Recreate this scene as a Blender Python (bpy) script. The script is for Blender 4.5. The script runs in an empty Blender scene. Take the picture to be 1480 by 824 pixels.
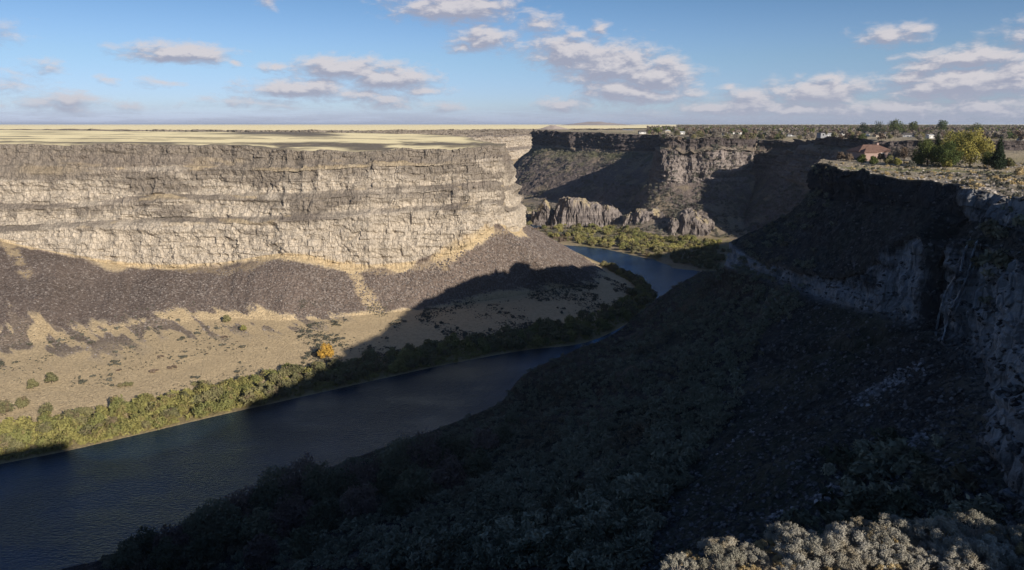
import bpy, math, random, time
import numpy as np
from mathutils import Vector, Matrix
from mathutils.geometry import delaunay_2d_cdt
from mathutils.bvhtree import BVHTree
T0 = time.time()
def log(*a): print('[%.1fs]' % (time.time() - T0), *a, flush=True)
rng = np.random.default_rng(7)
random.seed(7)
scene = bpy.context.scene
C = scene.collection

# ------------------------------------------------------------------ camera
CZ, F, HY = 160.0, 1097.0, 179.5
TH = math.atan((412 - HY) / F)
ST, CT = math.sin(TH), math.cos(TH)
cam_d = bpy.data.cameras.new('camera'); cam = bpy.data.objects.new('camera', cam_d); C.objects.link(cam)
cam.location = (0, 0, CZ); cam.rotation_euler = (math.pi / 2 - TH, 0, 0)
cam_d.sensor_width = 36; cam_d.lens = 36 * F / 1480
cam_d.clip_start = 0.5; cam_d.clip_end = 120000
scene.camera = cam
def ratio(py):                       # drop per metre of forward distance seen at image row py
    v = (py - 412) / F
    return (ST + v * CT) / (CT - v * ST)
def P(px, py, d):                    # point seen at a photo pixel at forward distance d
    v = (py - 412) / F; u = (px - 740) / F; k = d / (CT - v * ST)
    return np.array((u * k, d, CZ - k * (ST + v * CT)))
def W(px, py, z):                    # same, on the level z
    return P(px, py, (CZ - z) / ratio(py))
def proj(p):
    dep = p[..., 1] * CT + (CZ - p[..., 2]) * ST
    return 740 + F * p[..., 0] / dep, 412 + F * ((CZ - p[..., 2]) * CT - p[..., 1] * ST) / dep, dep

# ------------------------------------------------------------------ noise
def _h(ix, iy, iz, seed):
    n = (ix.astype(np.int64) * 374761393 + iy.astype(np.int64) * 668265263 + iz.astype(np.int64) * 2147483647 + seed * 1274126177) & 0xffffffff
    n = ((n ^ (n >> 13)) * 1274126177) & 0xffffffff
    n = ((n ^ (n >> 15)) * 2246822519) & 0xffffffff
    return ((n ^ (n >> 16)) & 0xffff) / 32767.5 - 1.0
def vn(x, y, z, seed=0):
    x = np.asarray(x, float); y = np.asarray(y, float) + 0 * x; z = np.asarray(z, float) + 0 * x
    fx, fy, fz = np.floor(x), np.floor(y), np.floor(z)
    ux, uy, uz = x - fx, y - fy, z - fz
    ux = ux * ux * (3 - 2 * ux); uy = uy * uy * (3 - 2 * uy); uz = uz * uz * (3 - 2 * uz)
    r = 0
    for a in (0, 1):
        wx = ux if a else 1 - ux
        for b in (0, 1):
            wy = uy if b else 1 - uy
            for c in (0, 1):
                wz = uz if c else 1 - uz
                r = r + wx * wy * wz * _h(fx + a, fy + b, fz + c, seed)
    return r
def fbm(x, y, z, o=4, seed=0, g=0.5):
    r = 0; a = 1.0; f = 1.0; t = 0
    for i in range(o):
        r = r + a * vn(x * f + 17.3 * i, y * f - 9.1 * i, z * f + 3.7 * i, seed + i); t += a; a *= g; f *= 2.03
    return r / t
def ss(a, b, x):
    t = np.clip((x - a) / (b - a), 0, 1); return t * t * (3 - 2 * t)

# ------------------------------------------------------------------ mesh helpers
def mesh_np(name, V, faces, attrs=None, smooth=False):
    me = bpy.data.meshes.new(name)
    V = np.asarray(V, np.float32); faces = np.asarray(faces, np.int32)
    k = faces.shape[1]; n = len(faces)
    me.vertices.add(len(V)); me.vertices.foreach_set('co', V.ravel())
    me.loops.add(n * k); me.loops.foreach_set('vertex_index', faces.ravel())
    me.polygons.add(n); me.polygons.foreach_set('loop_start', np.arange(0, n * k, k, dtype=np.int32))
    me.polygons.foreach_set('use_smooth', np.full(n, smooth))
    me.update(calc_edges=True)
    for an, arr in (attrs or {}).items():
        at = me.attributes.new(an, 'FLOAT_COLOR', 'POINT')
        at.data.foreach_set('color', np.ascontiguousarray(arr, np.float32).ravel())
    return me
def put(name, me, mat=None, parent=None, loc=None, **props):
    o = bpy.data.objects.new(name, me); C.objects.link(o)
    if mat is not None and len(me.materials) == 0: me.materials.append(mat)
    if parent is not None: o.parent = parent
    if loc is not None: o.location = loc
    for k, v in props.items(): o[k] = v
    return o
def empty(name, loc, rz=0, sc=1, **props):
    o = bpy.data.objects.new(name, None); C.objects.link(o); o.location = loc; o.rotation_euler = (0, 0, rz); o.scale = (sc,) * 3
    o.empty_display_size = 0.5
    for k, v in props.items(): o[k] = v
    return o
def grid_faces(ns, nt):
    i = np.arange(ns - 1)[:, None] * nt + np.arange(nt - 1)[None]
    return np.stack([i, i + 1, i + nt + 1, i + nt], -1).reshape(-1, 4)
def grid_normals(Pn):
    ds = np.gradient(Pn, axis=0); dt = np.gradient(Pn, axis=1)
    n = np.cross(dt, ds); n /= np.linalg.norm(n, axis=-1, keepdims=True) + 1e-9
    return n
def hermite(keys, u, vals):
    """vals[n,...] at increasing keys, cubic finite-difference tangents, limited"""
    keys = np.asarray(keys, float); n = len(keys)
    m = np.zeros_like(vals)
    d = (vals[1:] - vals[:-1]) / (keys[1:] - keys[:-1]).reshape((-1,) + (1,) * (vals.ndim - 1))
    m[0] = d[0]; m[-1] = d[-1]
    hl = (keys[1:-1] - keys[:-2]).reshape((-1,) + (1,) * (vals.ndim - 1)); hr = (keys[2:] - keys[1:-1]).reshape(hl.shape)
    m[1:-1] = (d[:-1] * hr + d[1:] * hl) / (hl + hr)
    i = np.clip(np.searchsorted(keys, u, side='right') - 1, 0, n - 2)
    h = (keys[i + 1] - keys[i]); t = (u - keys[i]) / h
    sh = (-1,) + (1,) * (vals.ndim - 1)
    t = t.reshape(sh); h = h.reshape(sh)
    return ((2 * t**3 - 3 * t**2 + 1) * vals[i] + (t**3 - 2 * t**2 + t) * h * m[i] + (-2 * t**3 + 3 * t**2) * vals[i + 1] + (t**3 - t**2) * h * m[i + 1])
class Loft:
    def __init__(self, secs, steps, counts, warp=0.0, seed=0, smooth_rows=()):
        S = np.array(secs, float)                       # [nsec, R, 3]
        seg = np.linalg.norm(np.diff(S[:, :, :2], axis=0), axis=-1).mean(1)
        keys = np.concatenate([[0], np.cumsum(seg)])
        u = [0.0]
        for i, st in enumerate(steps):
            n = max(2, int(round(seg[i] / st)))
            u += list(keys[i] + seg[i] * np.arange(1, n + 1) / n)
        u = np.array(u); A = hermite(keys, u, S)         # [ns, R, 3]
        R = S.shape[1]
        t = np.concatenate([i + np.arange(c) / c for i, c in enumerate(counts)] + [[R - 1]])
        ns, nt = len(u), len(t)
        Tt = np.broadcast_to(t, (ns, nt)).copy(); U = np.broadcast_to(u[:, None], (ns, nt))
        if warp:
            w = fbm(U / 38, Tt * 0.9, 0.5, 4, seed + 50) * warp * 1.6
            fade = np.clip(Tt / 0.5, 0, 1) * np.clip((R - 3.0 - Tt) / 1.0, 0, 1)
            Tt = np.clip(Tt + w * fade, 0, R - 1)
        i = np.clip(np.floor(Tt).astype(int), 0, R - 2); f = (Tt - i)[..., None]
        I = np.arange(ns)[:, None]
        self.B = A[I, i] * (1 - f) + A[I, i + 1] * f
        self.T, self.U, self.ns, self.nt, self.keys = Tt, U, ns, nt, keys
        self.N = grid_normals(self.B)
    def kind(self, types, soft=0.06):
        """weights of each type name at each vertex"""
        names = sorted(set(types)); out = {}
        for nme in names:
            w = 0
            for i, ty in enumerate(types):
                if ty == nme: w = w + ss(i - soft, i + soft, self.T) * (1 - ss(i + 1 - soft, i + 1 + soft, self.T)) if 0 < i < len(types) - 1 else w + ((self.T < i + 1) * 1.0 if i == 0 else (self.T >= i) * 1.0)
            out[nme] = np.clip(w, 0, 1)
        return out
def cliff_disp(L, s, amp=1.0, seed=0, fine=1.0):
    x, y, z = L.B[..., 0], L.B[..., 1], L.B[..., 2]; u = L.U
    butt = fbm(u / 46, z / 90, 0, 3, seed) * 5.5
    gul = -np.abs(vn(u / 15, z / 60, 3, seed + 4)) * 3.0 + 1.2
    msk = .35 + .65 * ss(-.2, .25, fbm(u / 34, z / 22, 4, 3, seed + 23))
    col = -np.abs(vn(u / 4.2 * fine, z / 11, 9, seed + 9)) * 1.5 * msk - np.abs(vn(u / 1.9 * fine, z / 5, 2, seed + 19)) * 0.7 * msk
    zz = z + fbm(u / 60, 0, 0, 3, seed + 2) * 3
    strata = vn(zz / 5.5, 0.3, u / 70, seed + 6) * 1.9 + vn(zz / 2.1, 0.3, u / 30, seed + 7) * 1.0
    ub = u / 3.4 + fbm(u / 9, z / 9, 1, 2, seed + 31) * .8; zb = z / 3.0 + fbm(u / 14, z / 8, 5, 2, seed + 32) * .7
    blk = _h(np.floor(ub), np.floor(zb), np.zeros_like(ub), seed + 33) * .75 + _h(np.floor(ub / 2.6), np.floor(zb / 2.2), np.ones_like(ub), seed + 34) * 1.0
    rough = blk + fbm(x / 5.5, y / 5.5, z / 4.5, 4, seed + 12) * 2.6
    return (butt + gul + col * .6 + strata + rough) * amp * s
def rock_disp(L, seed=0, a=1.0, sc=1.0):
    x, y, z = L.B[..., 0] / sc, L.B[..., 1] / sc, L.B[..., 2] / sc
    r = np.abs(vn(x / 2.4, y / 2.4, z / 2.4, seed)) * 0.9 + np.abs(vn(x / 1.1, y / 1.1, z / 1.1, seed + 1)) * 0.5
    return (r + fbm(x / 22, y / 22, z / 22, 3, seed + 5) * 1.6) * a

# ------------------------------------------------------------------ material node helpers
class G:
    def __init__(self, name, world=False):
        if world:
            self.m = bpy.data.worlds.new(name)
        else:
            self.m = bpy.data.materials.new(name)
        self.m.use_nodes = True
        self.nt = self.m.node_tree; self.n = self.nt.nodes; self.n.clear()
    def node(self, t, **kw):
        nd = self.n.new(t)
        for k, v in kw.items():
            if k.startswith('_'): nd.inputs[k[1:]].default_value = v
            else: setattr(nd, k, v)
        return nd
    def link(self, a, b): self.nt.links.new(a, b)
    def val(self, sock, v):
        if isinstance(v, (int, float, tuple, list)):
            if sock.type == 'RGBA' and len(v) == 3: v = tuple(v) + (1,)
            sock.default_value = v
        else: self.link(v, sock)
    def math(self, op, a, b=0.0, c=None, clamp=False):
        nd = self.n.new('ShaderNodeMath'); nd.operation = op; nd.use_clamp = clamp
        self.val(nd.inputs[0], a); self.val(nd.inputs[1], b)
        if c is not None: self.val(nd.inputs[2], c)
        return nd.outputs[0]
    def vmath(self, op, a, b=(0, 0, 0)):
        nd = self.n.new('ShaderNodeVectorMath'); nd.operation = op
        self.val(nd.inputs[0], a); self.val(nd.inputs[1], b)
        return nd.outputs['Value'] if op in ('LENGTH', 'DOT_PRODUCT') else nd.outputs[0]
    def mix(self, f, a, b, mode='MIX'):
        nd = self.n.new('ShaderNodeMix'); nd.data_type = 'RGBA'; nd.blend_type = mode
        self.val(nd.inputs['Factor'], f); self.val(nd.inputs[6], a); self.val(nd.inputs[7], b)
        return nd.outputs[2]
    def noise(self, vec, scale=1.0, detail=4, rough=0.55, dist=0.0):
        nd = self.n.new('ShaderNodeTexNoise'); nd.inputs['Scale'].default_value = scale
        nd.inputs['Detail'].default_value = detail; nd.inputs['Roughness'].default_value = rough; nd.inputs['Distortion'].default_value = dist
        self.link(vec, nd.inputs['Vector']); return nd.outputs[0]
    def voro(self, vec, scale=1.0, feature='F1', out='Distance'):
        nd = self.n.new('ShaderNodeTexVoronoi'); nd.feature = feature; nd.inputs['Scale'].default_value = scale
        self.link(vec, nd.inputs['Vector']); return nd.outputs[out]
    def smooth(self, x, a, b, lo=0.0, hi=1.0):
        nd = self.n.new('ShaderNodeMapRange'); nd.interpolation_type = 'SMOOTHSTEP'
        self.val(nd.inputs['Value'], x)
        nd.inputs['From Min'].default_value = a; nd.inputs['From Max'].default_value = b
        nd.inputs['To Min'].default_value = lo; nd.inputs['To Max'].default_value = hi
        return nd.outputs[0]
    def scalev(self, vec, s):
        return self.vmath('MULTIPLY', vec, s)
    def out(self, color, rough=0.9, normal=None, spec=0.2, **kw):
        b = self.n.new('ShaderNodeBsdfPrincipled'); self.val(b.inputs['Base Color'], color); self.val(b.inputs['Roughness'], rough)
        b.inputs['Specular IOR Level'].default_value = spec
        if normal is not None: self.link(normal, b.inputs['Normal'])
        for k, v in kw.items(): self.val(b.inputs[k.replace('_', ' ')], v)
        o = self.n.new('ShaderNodeOutputMaterial'); self.link(b.outputs[0], o.inputs[0]); return self.m
    def bump(self, h, dist=1.0, strength=1.0, normal=None):
        nd = self.n.new('ShaderNodeBump'); nd.inputs['Distance'].default_value = dist; nd.inputs['Strength'].default_value = strength
        self.link(h, nd.inputs['Height'])
        if normal is not None: self.link(normal, nd.inputs['Normal'])
        return nd.outputs[0]

def terrain_mat(name, dark, pale, scree, scree_hi, tan, tan2, green, pale_amt=0.5, zlo=40., zhi=145., streak=1.0, ochre=(.36, .27, .15), bump=.8, bd=1.1, vs=(.26, .26, .12), patch=0.0, blades=.25, sheen=.25, crk=1.0):
    g = G(name)
    pos = g.node('ShaderNodeNewGeometry').outputs['Position']
    at = g.node('ShaderNodeAttribute', attribute_name='mask'); sep = g.node('ShaderNodeSeparateColor'); g.link(at.outputs['Color'], sep.inputs[0])
    at2 = g.node('ShaderNodeAttribute', attribute_name='extra'); sep2 = g.node('ShaderNodeSeparateColor'); g.link(at2.outputs['Color'], sep2.inputs[0])
    m_scree, m_tan, m_green = sep.outputs[0], sep.outputs[1], sep.outputs[2]
    m_dark, m_pale, m_och = sep2.outputs[0], sep2.outputs[1], sep2.outputs[2]
    sx = g.node('ShaderNodeSeparateXYZ'); g.link(pos, sx.inputs[0])
    zf = g.smooth(sx.outputs[2], zlo, zhi)
    big = g.noise(g.scalev(pos, (.016, .016, .03)), 1, 5, .6)
    ver = g.noise(g.scalev(pos, vs), 1, 6, .68, 1.0)
    band = g.noise(g.scalev(pos, (.012, .012, .33)), 1, 4, .65)
    fine = g.noise(pos, .9, 4, .7)
    crack = g.voro(g.scalev(pos, (.42, .42, .16)), 1, 'DISTANCE_TO_EDGE')
    # cliff: pale caliche washed over dark basalt; upper flows darker
    f = g.math('ADD', g.math('MULTIPLY', ver, .75 * streak), g.math('MULTIPLY', band, .9))
    f = g.math('ADD', f, g.math('MULTIPLY', big, .8))
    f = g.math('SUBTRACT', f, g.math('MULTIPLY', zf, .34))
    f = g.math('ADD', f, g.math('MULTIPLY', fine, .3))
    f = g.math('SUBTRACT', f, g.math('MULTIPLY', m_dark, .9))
    f = g.math('ADD', f, g.math('MULTIPLY', m_pale, .6))
    pf = g.smooth(f, 1.44 - pale_amt, 2.02 - pale_amt)
    cl = g.mix(pf, dark, pale)
    cc = g.node('ShaderNodeSeparateColor'); g.link(g.voro(g.vmath('ADD', g.scalev(pos, (.30, .30, .16)), g.scalev(g.node('ShaderNodeNewGeometry').outputs['Normal'], (.3, .3, .3))), 1, 'F1', 'Color'), cc.inputs[0])
    cl = g.mix(g.smooth(cc.outputs[0], .0, 1.0, .0, .30), cl, tuple(c * .62 for c in dark))
    cl = g.mix(g.smooth(ver, .50, .66, .0, .35), cl, tuple(c * .55 for c in dark))
    cl = g.mix(g.smooth(crack, 0, .06, .35 * crk, 0), cl, tuple(c * .4 for c in dark))
    # scree
    v1 = g.voro(pos, .75, 'F1', 'Color'); sv = g.node('ShaderNodeSeparateColor'); g.link(v1, sv.inputs[0])
    sc = g.mix(g.smooth(sv.outputs[0], .45, 1.0, 0, .75), scree, scree_hi)
    sc = g.mix(g.smooth(sv.outputs[1], .5, 1.0, 0, .6), sc, tuple(c * .45 for c in scree))
    sc = g.mix(g.smooth(big, .42, .62, 0, .45), sc, tuple(c * 1.35 for c in scree))
    # dry grass
    gn = g.noise(pos, .35, 5, .7)
    tn = g.mix(g.smooth(gn, .38, .66), tan, tan2)
    spk = g.noise(pos, .42, 3, .6)
    tn = g.mix(g.smooth(spk, .60, .70, 0, .55), tn, tuple(c * .5 for c in tan2))
    col = g.mix(m_scree, cl, sc)
    col = g.mix(m_tan, col, tn)
    col = g.mix(m_green, col, g.mix(g.smooth(gn, .4, .6), green, tuple(c * 1.7 for c in green)))
    col = g.mix(m_och, col, ochre)
    if patch:
        pn = g.noise(g.scalev(pos, (.006, .010, 0)), 1, 7, .66); pn2 = g.noise(g.scalev(pos, (.0012, .0035, 0)), 1, 4, .6)
        pm = g.smooth(g.math('ADD', g.math('MULTIPLY', pn, .6), g.math('MULTIPLY', pn2, .5)), .625, .70, 0, patch)
        col = g.mix(pm, col, scree)
        fl = g.noise(g.scalev(pos, (.035, .05, 0)), 1, 3, .6); col = g.mix(g.smooth(fl, .58, .68, 0, .7), col, tuple(c * .5 for c in tan2))
    hh = g.math('ADD', g.math('MULTIPLY', fine, 1.0), g.math('MULTIPLY', g.smooth(crack, 0, .12), .5))
    nrm = g.bump(hh, bd, bump)
    wn = g.node('ShaderNodeTexNoise'); wn.inputs['Scale'].default_value = 1.6; wn.inputs['Detail'].default_value = 2; g.link(pos, wn.inputs['Vector'])
    up = g.vmath('ADD', g.vmath('MULTIPLY', g.vmath('SUBTRACT', wn.outputs['Color'], (.5, .5, .5)), (7, 7, 1)), (0, 0, .55))
    vm = g.node('ShaderNodeMix', data_type='VECTOR'); g.link(g.math('MULTIPLY', m_tan, blades), vm.inputs['Factor']); g.link(nrm, vm.inputs[4]); g.link(g.vmath('NORMALIZE', up), vm.inputs[5])
    nrm = g.vmath('NORMALIZE', vm.outputs[1])
    return g.out(col, .95, nrm, .1, Sheen_Weight=g.math('MULTIPLY', m_tan, sheen), Sheen_Roughness=.45, Sheen_Tint=tan)
M_left = terrain_mat('layered basalt cliff in sun', (.245, .205, .165), (.54, .46, .365), (.150, .115, .095), (.32, .27, .235), (.55, .425, .26), (.44, .335, .205), (.15, .125, .06), .94, streak=.55)
M_right = terrain_mat('shade darkened basalt wall', (.045, .043, .045), (.30, .30, .31), (.034, .031, .030), (.11, .105, .10), (.28, .23, .16), (.20, .17, .12), (.03, .035, .02), .30, crk=.3, vs=(.6, .6, .07), streak=1.7)  # rock colours darkened to carry the deep shade of this wall
M_far = terrain_mat('brown basalt wall', (.11, .09, .084), (.33, .28, .25), (.135, .108, .095), (.25, .215, .19), (.34, .27, .17), (.25, .20, .13), (.08, .09, .03), .55)

# ================================================================== LEFT CANYON WALL
def zray(p_xy, py): return CZ - p_xy[1] * ratio(py)
offs = [0, 2.5, 12, 15, 21, 24, 33, 38]
left = []
def sec_px(px, ys, d0, r8, r9, r10):
    rows = []
    for off, y in zip(offs, ys):
        d = d0 - off; rows.append(P(px, y, d))
    # keep world x constant down the section
    for r in rows: r[0] = rows[0][0]
    rows.append(W(*r8)); rows.append(W(*r9)); rows.append(W(*r10))
    last = rows[-1] * 1.0; last[1] -= 12; last[2] = -4
    rows.append(last); left.append(rows)
sec_px(-420, [206, 221, 250, 298, 304, 330, 338, 352], 720, (-520, 560, 12), (-560, 700, 5), (-560, 790, 0))
sec_px(-150, [207, 222, 250, 297, 303, 329, 337, 348], 712, (-230, 520, 12), (-250, 660, 5), (-260, 725, 0))
sec_px(0,   [208, 222, 250, 296, 302, 328, 336, 346], 700, (-40, 505, 12), (-30, 625, 4), (-10, 673, 0))
sec_px(110, [207, 222, 252, 293, 300, 322, 330, 370], 695, (90, 490, 12), (95, 600, 4), (100, 651, 0))
sec_px(220, [209, 224, 248, 283, 291, 316, 326, 387], 690, (205, 474, 12), (205, 577, 4), (205, 627, 0))
sec_px(320, [210, 225, 245, 280, 288, 314, 322, 386], 680, (315, 462, 12), (310, 553, 4), (310, 602, 0))
sec_px(430, [216, 231, 246, 278, 288, 309, 319, 371], 662, (430, 463, 11), (430, 531, 4), (430, 575, 0))
sec_px(520, [216, 228, 241, 273, 282, 303, 312, 389], 660, (530, 455, 11), (540, 512, 4), (545, 549, 0))
sec_px(620, [214, 226, 238, 268, 276, 297, 305, 380], 665, (640, 443, 11), (655, 493, 4), (660, 524, 0))
sec_px(680, [212, 224, 235, 264, 271, 292, 300, 352], 672, (730, 430, 11), (750, 476, 4), (760, 506, 0))
sec_px(716, [210, 222, 232, 261, 267, 288, 295, 328], 688, (800, 418, 11), (830, 459, 4), (850, 494, 0))
def sec_w(x, y, n, zs, r8, r9, r10, store, off=(0, 2, 7, 9, 12, 14, 18, 20)):
    n = np.array(n, float); n /= np.linalg.norm(n)
    rows = [np.array((x + n[0] * o, y + n[1] * o, z)) for o, z in zip(off, zs)]
    rows += [np.array(r8, float), np.array(r9, float), np.array(r10, float)]
    d = rows[-1][:2] - rows[-2][:2]; d = d / (np.linalg.norm(d) + 1e-6)
    rows.append(np.array((rows[-1][0] + d[0] * 10, rows[-1][1] + d[1] * 10, -4))); store.append(rows)
cz = [141, 132, 125, 104, 101, 85, 82, 62]
sec_w(-10, 704, (.55, -.8), cz, (78, 705, 11), (105, 685, 4), (127, 668, 0), left)
sec_w(-9, 728, (.9, -.4), cz, (96, 748, 9), (122, 725, 3), (136, 716, 0), left)
sec_w(-12, 765, (1, 0), [140, 132, 125, 104, 101, 85, 82, 62], (92, 832, 6), (106, 826, 2), (120, 822, 0), left)
sec_w(-20, 830, (1, 0), [140, 132, 125, 104, 101, 85, 82, 60], (80, 905, 5), (88, 905, 2), (98, 900, 0), left)
sec_w(-35, 930, (1, 0), [140, 132, 125, 104, 101, 85, 82, 50], (54, 1010, 4), (60, 1015, 2), (66, 1020, 0), left)
sec_w(-60, 1100, (1, .1), [141, 132, 125, 104, 101, 85, 82, 35], (22, 1180, 4), (28, 1185, 2), (34, 1190, 0), left)
sec_w(-120, 1350, (1, .3), [142, 132, 125, 104, 101, 85, 82, 35], (-30, 1440, 4), (-22, 1445, 2), (-10, 1450, 0), left)
sec_w(-330, 1600, (.6, .8), [143, 132, 125, 104, 101, 85, 82, 35], (-260, 1700, 4), (-255, 1710, 2), (-250, 1720, 0), left)
steps = [3, 2, .9, .8, .8, .8, .8, .8, .8, .8, .8, .8, 1, 1.5, 3, 6, 10, 20]
LL = Loft(left, steps, [22, 20, 46, 8, 32, 10, 60, 120, 60, 26, 3], warp=.22, seed=3)
types = ['c', 'l', 'c', 'l', 'c', 'l', 'c', 's', 'g', 'b', 'm']
K = LL.kind(types)
cl, ld, sc_, gr = K['c'], K['l'], K['s'], K['g']
U, Tt = LL.U, LL.T; x, y, z = LL.B[..., 0], LL.B[..., 1], LL.B[..., 2]
disp = cliff_disp(LL, np.clip(cl + np.where(Tt < 1.75, .9, .45) * ld, 0, 1), 1.0, 11)
disp += rock_disp(LL, 21, .8) * (sc_ * .9 + ld * .6)
# gullies and fans down the talus
fan = fbm(U / 30 + Tt * .35, Tt * .5, 2, 4, 33)
disp += sc_ * ss(7, 7.3, Tt) * (1 - ss(7.75, 8.1, Tt)) * fan * 7
disp += (gr + K['b']) * fbm(x / 30, y / 30, 0, 4, 41) * 1.3 * ss(8, 8.25, Tt) * (1 - ss(9.6, 10, Tt))
disp += K['b'] * 0
PL = LL.B + LL.N * disp[..., None]
PL[..., 2] += (1 - ss(.2, 1.0, Tt)) * (fbm(U / 22, 0, 0, 4, 27) * 2.2 - .8)
PL[..., 2] = np.where(Tt >= 10, LL.B[..., 2], PL[..., 2])
def masks(shape): return np.zeros(shape + (4,)), np.zeros(shape + (4,))
mk, ex = masks(U.shape)
fannoise = fbm(U / 16 + (Tt - 7) * 1.2, (Tt - 7) * 1.3, 5, 5, 60)
u0 = U - LL.keys[2]
sh = U - (Tt - 7) * 55
fannoise = fbm(sh / 17, (Tt - 7) * 1.5, 5, 6, 60, .62)
endt = 7.95 + fannoise * .24 - .08 * ss(0, 120, u0) * (1 - ss(200, 300, u0)) - .08 * (1 - ss(20, 130, u0))
scree = ss(6.95, 7.05, Tt + fbm(U / 22, Tt * 2, 1, 5, 61) * .24) * (1 - ss(-.06, .05, Tt - endt))
isl = ss(.02, .14, fbm(sh / 9, (Tt - 7) * 5, 8, 4, 66)) * ss(7.6, 7.75, Tt) * (1 - ss(8.1, 8.5, Tt + fannoise * .2))
scree = np.clip(scree + isl * .9 * (1 - ss(230, 330, U - LL.keys[2])), 0, 1)
mk[..., 0] = np.clip(scree + ld * (Tt < 7) * .25 * ss(-.2, .3, fbm(U / 28, z / 12, 2, 4, 67)), 0, 1)
tanm = np.clip((Tt > 6.9) * (1 - scree) * ss(6.85, 6.95, Tt), 0, 1)
tanm = np.clip(tanm + ld * ss(.22, .42, fbm(x / 25, y / 25, z / 5, 4, 63)) * np.where(Tt < 1.7, .25, .6), 0, 1)
# tan gullies cutting through the scree
gx, gy, gd = proj(PL)
def line_mask(pts, width, pwx, pwy):
    """soft mask of ground near a polyline given in ground positions seen at pixels"""
    d = np.full(pwx.shape, 1e9)
    for (a, b) in zip(pts[:-1], pts[1:]):
        a = np.array(a, float); b = np.array(b, float); ab = b - a
        t = np.clip(((pwx - a[0]) * ab[0] + (pwy - a[1]) * ab[1]) / (ab @ ab), 0, 1)
        d = np.minimum(d, np.hypot(pwx - a[0] - ab[0] * t, pwy - a[1] - ab[1] * t))
    return 1 - ss(width * .35, width, d)
wob = fbm(x / 12, y / 12, z / 12, 5, 64, .6) * 16
def lmx(pts, w): return line_mask(pts, w, gx + wob, gy + wob * .6)
tg = lmx([(10, 345), (20, 365), (38, 395)], 13) * .7 * ss(-.3, .2, wob / 9 + .1) + lmx([(505, 385), (520, 410), (545, 450)], 13) * .7 + lmx([(640, 375), (668, 352), (700, 335)], 17) * .8
tg += lmx([(230, 385), (330, 392), (420, 372), (470, 372), (500, 388), (560, 392), (620, 380), (680, 352), (745, 326)], 7) * .3
tanm = np.clip(tanm + tg * (Tt > 6.7) * (Tt < 8), 0, 1)
mk[..., 1] = tanm
mk[..., 2] = np.clip(K['b'] * ss(9.3, 9.6, Tt) * .85, 0, 1)
# shrubs' darker ground in the flat
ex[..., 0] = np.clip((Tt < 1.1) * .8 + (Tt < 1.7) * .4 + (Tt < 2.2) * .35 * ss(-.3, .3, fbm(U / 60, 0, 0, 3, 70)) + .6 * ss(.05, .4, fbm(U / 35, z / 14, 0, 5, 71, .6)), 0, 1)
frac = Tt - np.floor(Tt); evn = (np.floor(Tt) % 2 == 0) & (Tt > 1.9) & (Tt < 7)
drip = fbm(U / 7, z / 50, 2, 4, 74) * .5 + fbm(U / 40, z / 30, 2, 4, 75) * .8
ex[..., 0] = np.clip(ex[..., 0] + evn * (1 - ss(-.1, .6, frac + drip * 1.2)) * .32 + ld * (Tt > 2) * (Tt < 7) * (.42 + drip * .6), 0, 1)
ex[..., 1] = np.clip(ss(5.6, 6.6, Tt) * (Tt < 7.1) * .62, 0, 1)
zl = Tt + fbm(U / 60, 0, 4, 4, 76) * .05
ex[..., 1] += (np.exp(-((zl - 6.80) / .025) ** 2) + np.exp(-((zl - 2.97) / .03) ** 2) * ss(-.1, .3, fbm(U / 50, 3, 2, 3, 78))) * .8
ex[..., 1] += ((Tt > 2.93) & (Tt < 3.1)) * .4 * ss(0, .4, fbm(U / 50, 0, 2, 3, 72))
och = ld * (Tt < 2.05) * ss(1.5, 1.7, Tt) * ss(-.1, .35, fbm(U / 70, 1, 0, 3, 73)) * (1 - ss(330, 420, u0))
ex[..., 2] = np.clip(och * .5, 0, 1)
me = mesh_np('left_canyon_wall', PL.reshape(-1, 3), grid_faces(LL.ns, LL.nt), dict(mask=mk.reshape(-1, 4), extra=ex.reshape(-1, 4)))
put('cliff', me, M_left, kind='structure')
masksL0 = mk[..., 0].copy()
log('left wall', LL.ns, LL.nt)

# ================================================================== NEAR RIGHT WALL
rn = []
def sec_r(rim, r4, wat, z3=None, mid=None, up=11, b=None, under=None):
    """rim, upper cliff foot, bench, lower cliff top, lower cliff foot, mid talus, low talus, water edge, under"""
    rim = np.array(rim, float); r4 = np.array(r4, float); wat = np.array(wat, float)
    if z3 is None: z3 = r4[2] + 9
    d = r4 - rim; d[2] = 0; L = np.linalg.norm(d) + 1e-6; dn = d / L
    r1 = rim + dn * min(2.5, L * .2) ; r1[2] = rim[2] - min(up, (rim[2] - z3) * .6)
    r3 = r4 - dn * min(3.5, L * .3); r3[2] = z3
    r2 = (r1 * .5 + r3 * .5); r2[2] = (r1[2] + z3) / 2 - 1
    if mid is None:
        m1 = r4 * .64 + wat * .36; m1[2] = r4[2] * .60 + 0
        m2 = r4 * .28 + wat * .72; m2[2] = r4[2] * .22
    else: m1, m2 = map(lambda q: np.array(q, float), mid)
    e = wat - m2; e[2] = 0; e /= np.linalg.norm(e)
    un = wat + e * 14; un[2] = -5
    rn.append([rim, r1, r2, r3, r4, m1, m2, wat, un])
sec_r((-420, -90, 145), (-430, -70, 112), (-560, 110, 0))
sec_r((-250, -60, 145), (-255, -42, 112), (-400, 160, 0))
sec_r((-100, -30, 146), (-108, -10, 112), (-290, 198, 0))
sec_r((-24, 2, 147), (-30, 16, 112), (-215, 228, 0), up=20)
sec_r((3.9, 18.7, 147.9), (1, 36, 112), (-172, 248, 0), up=20)
sec_r((9, 20.2, 148.1), (7, 38, 112), (-164, 252, 0), up=20)
sec_r((17, 20.4, 148.2), (16, 40, 110), (-150, 258, 0), up=20)
sec_r((60, 4, 147), (48, 42, 108), (-130, 282, 0), up=20)
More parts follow.
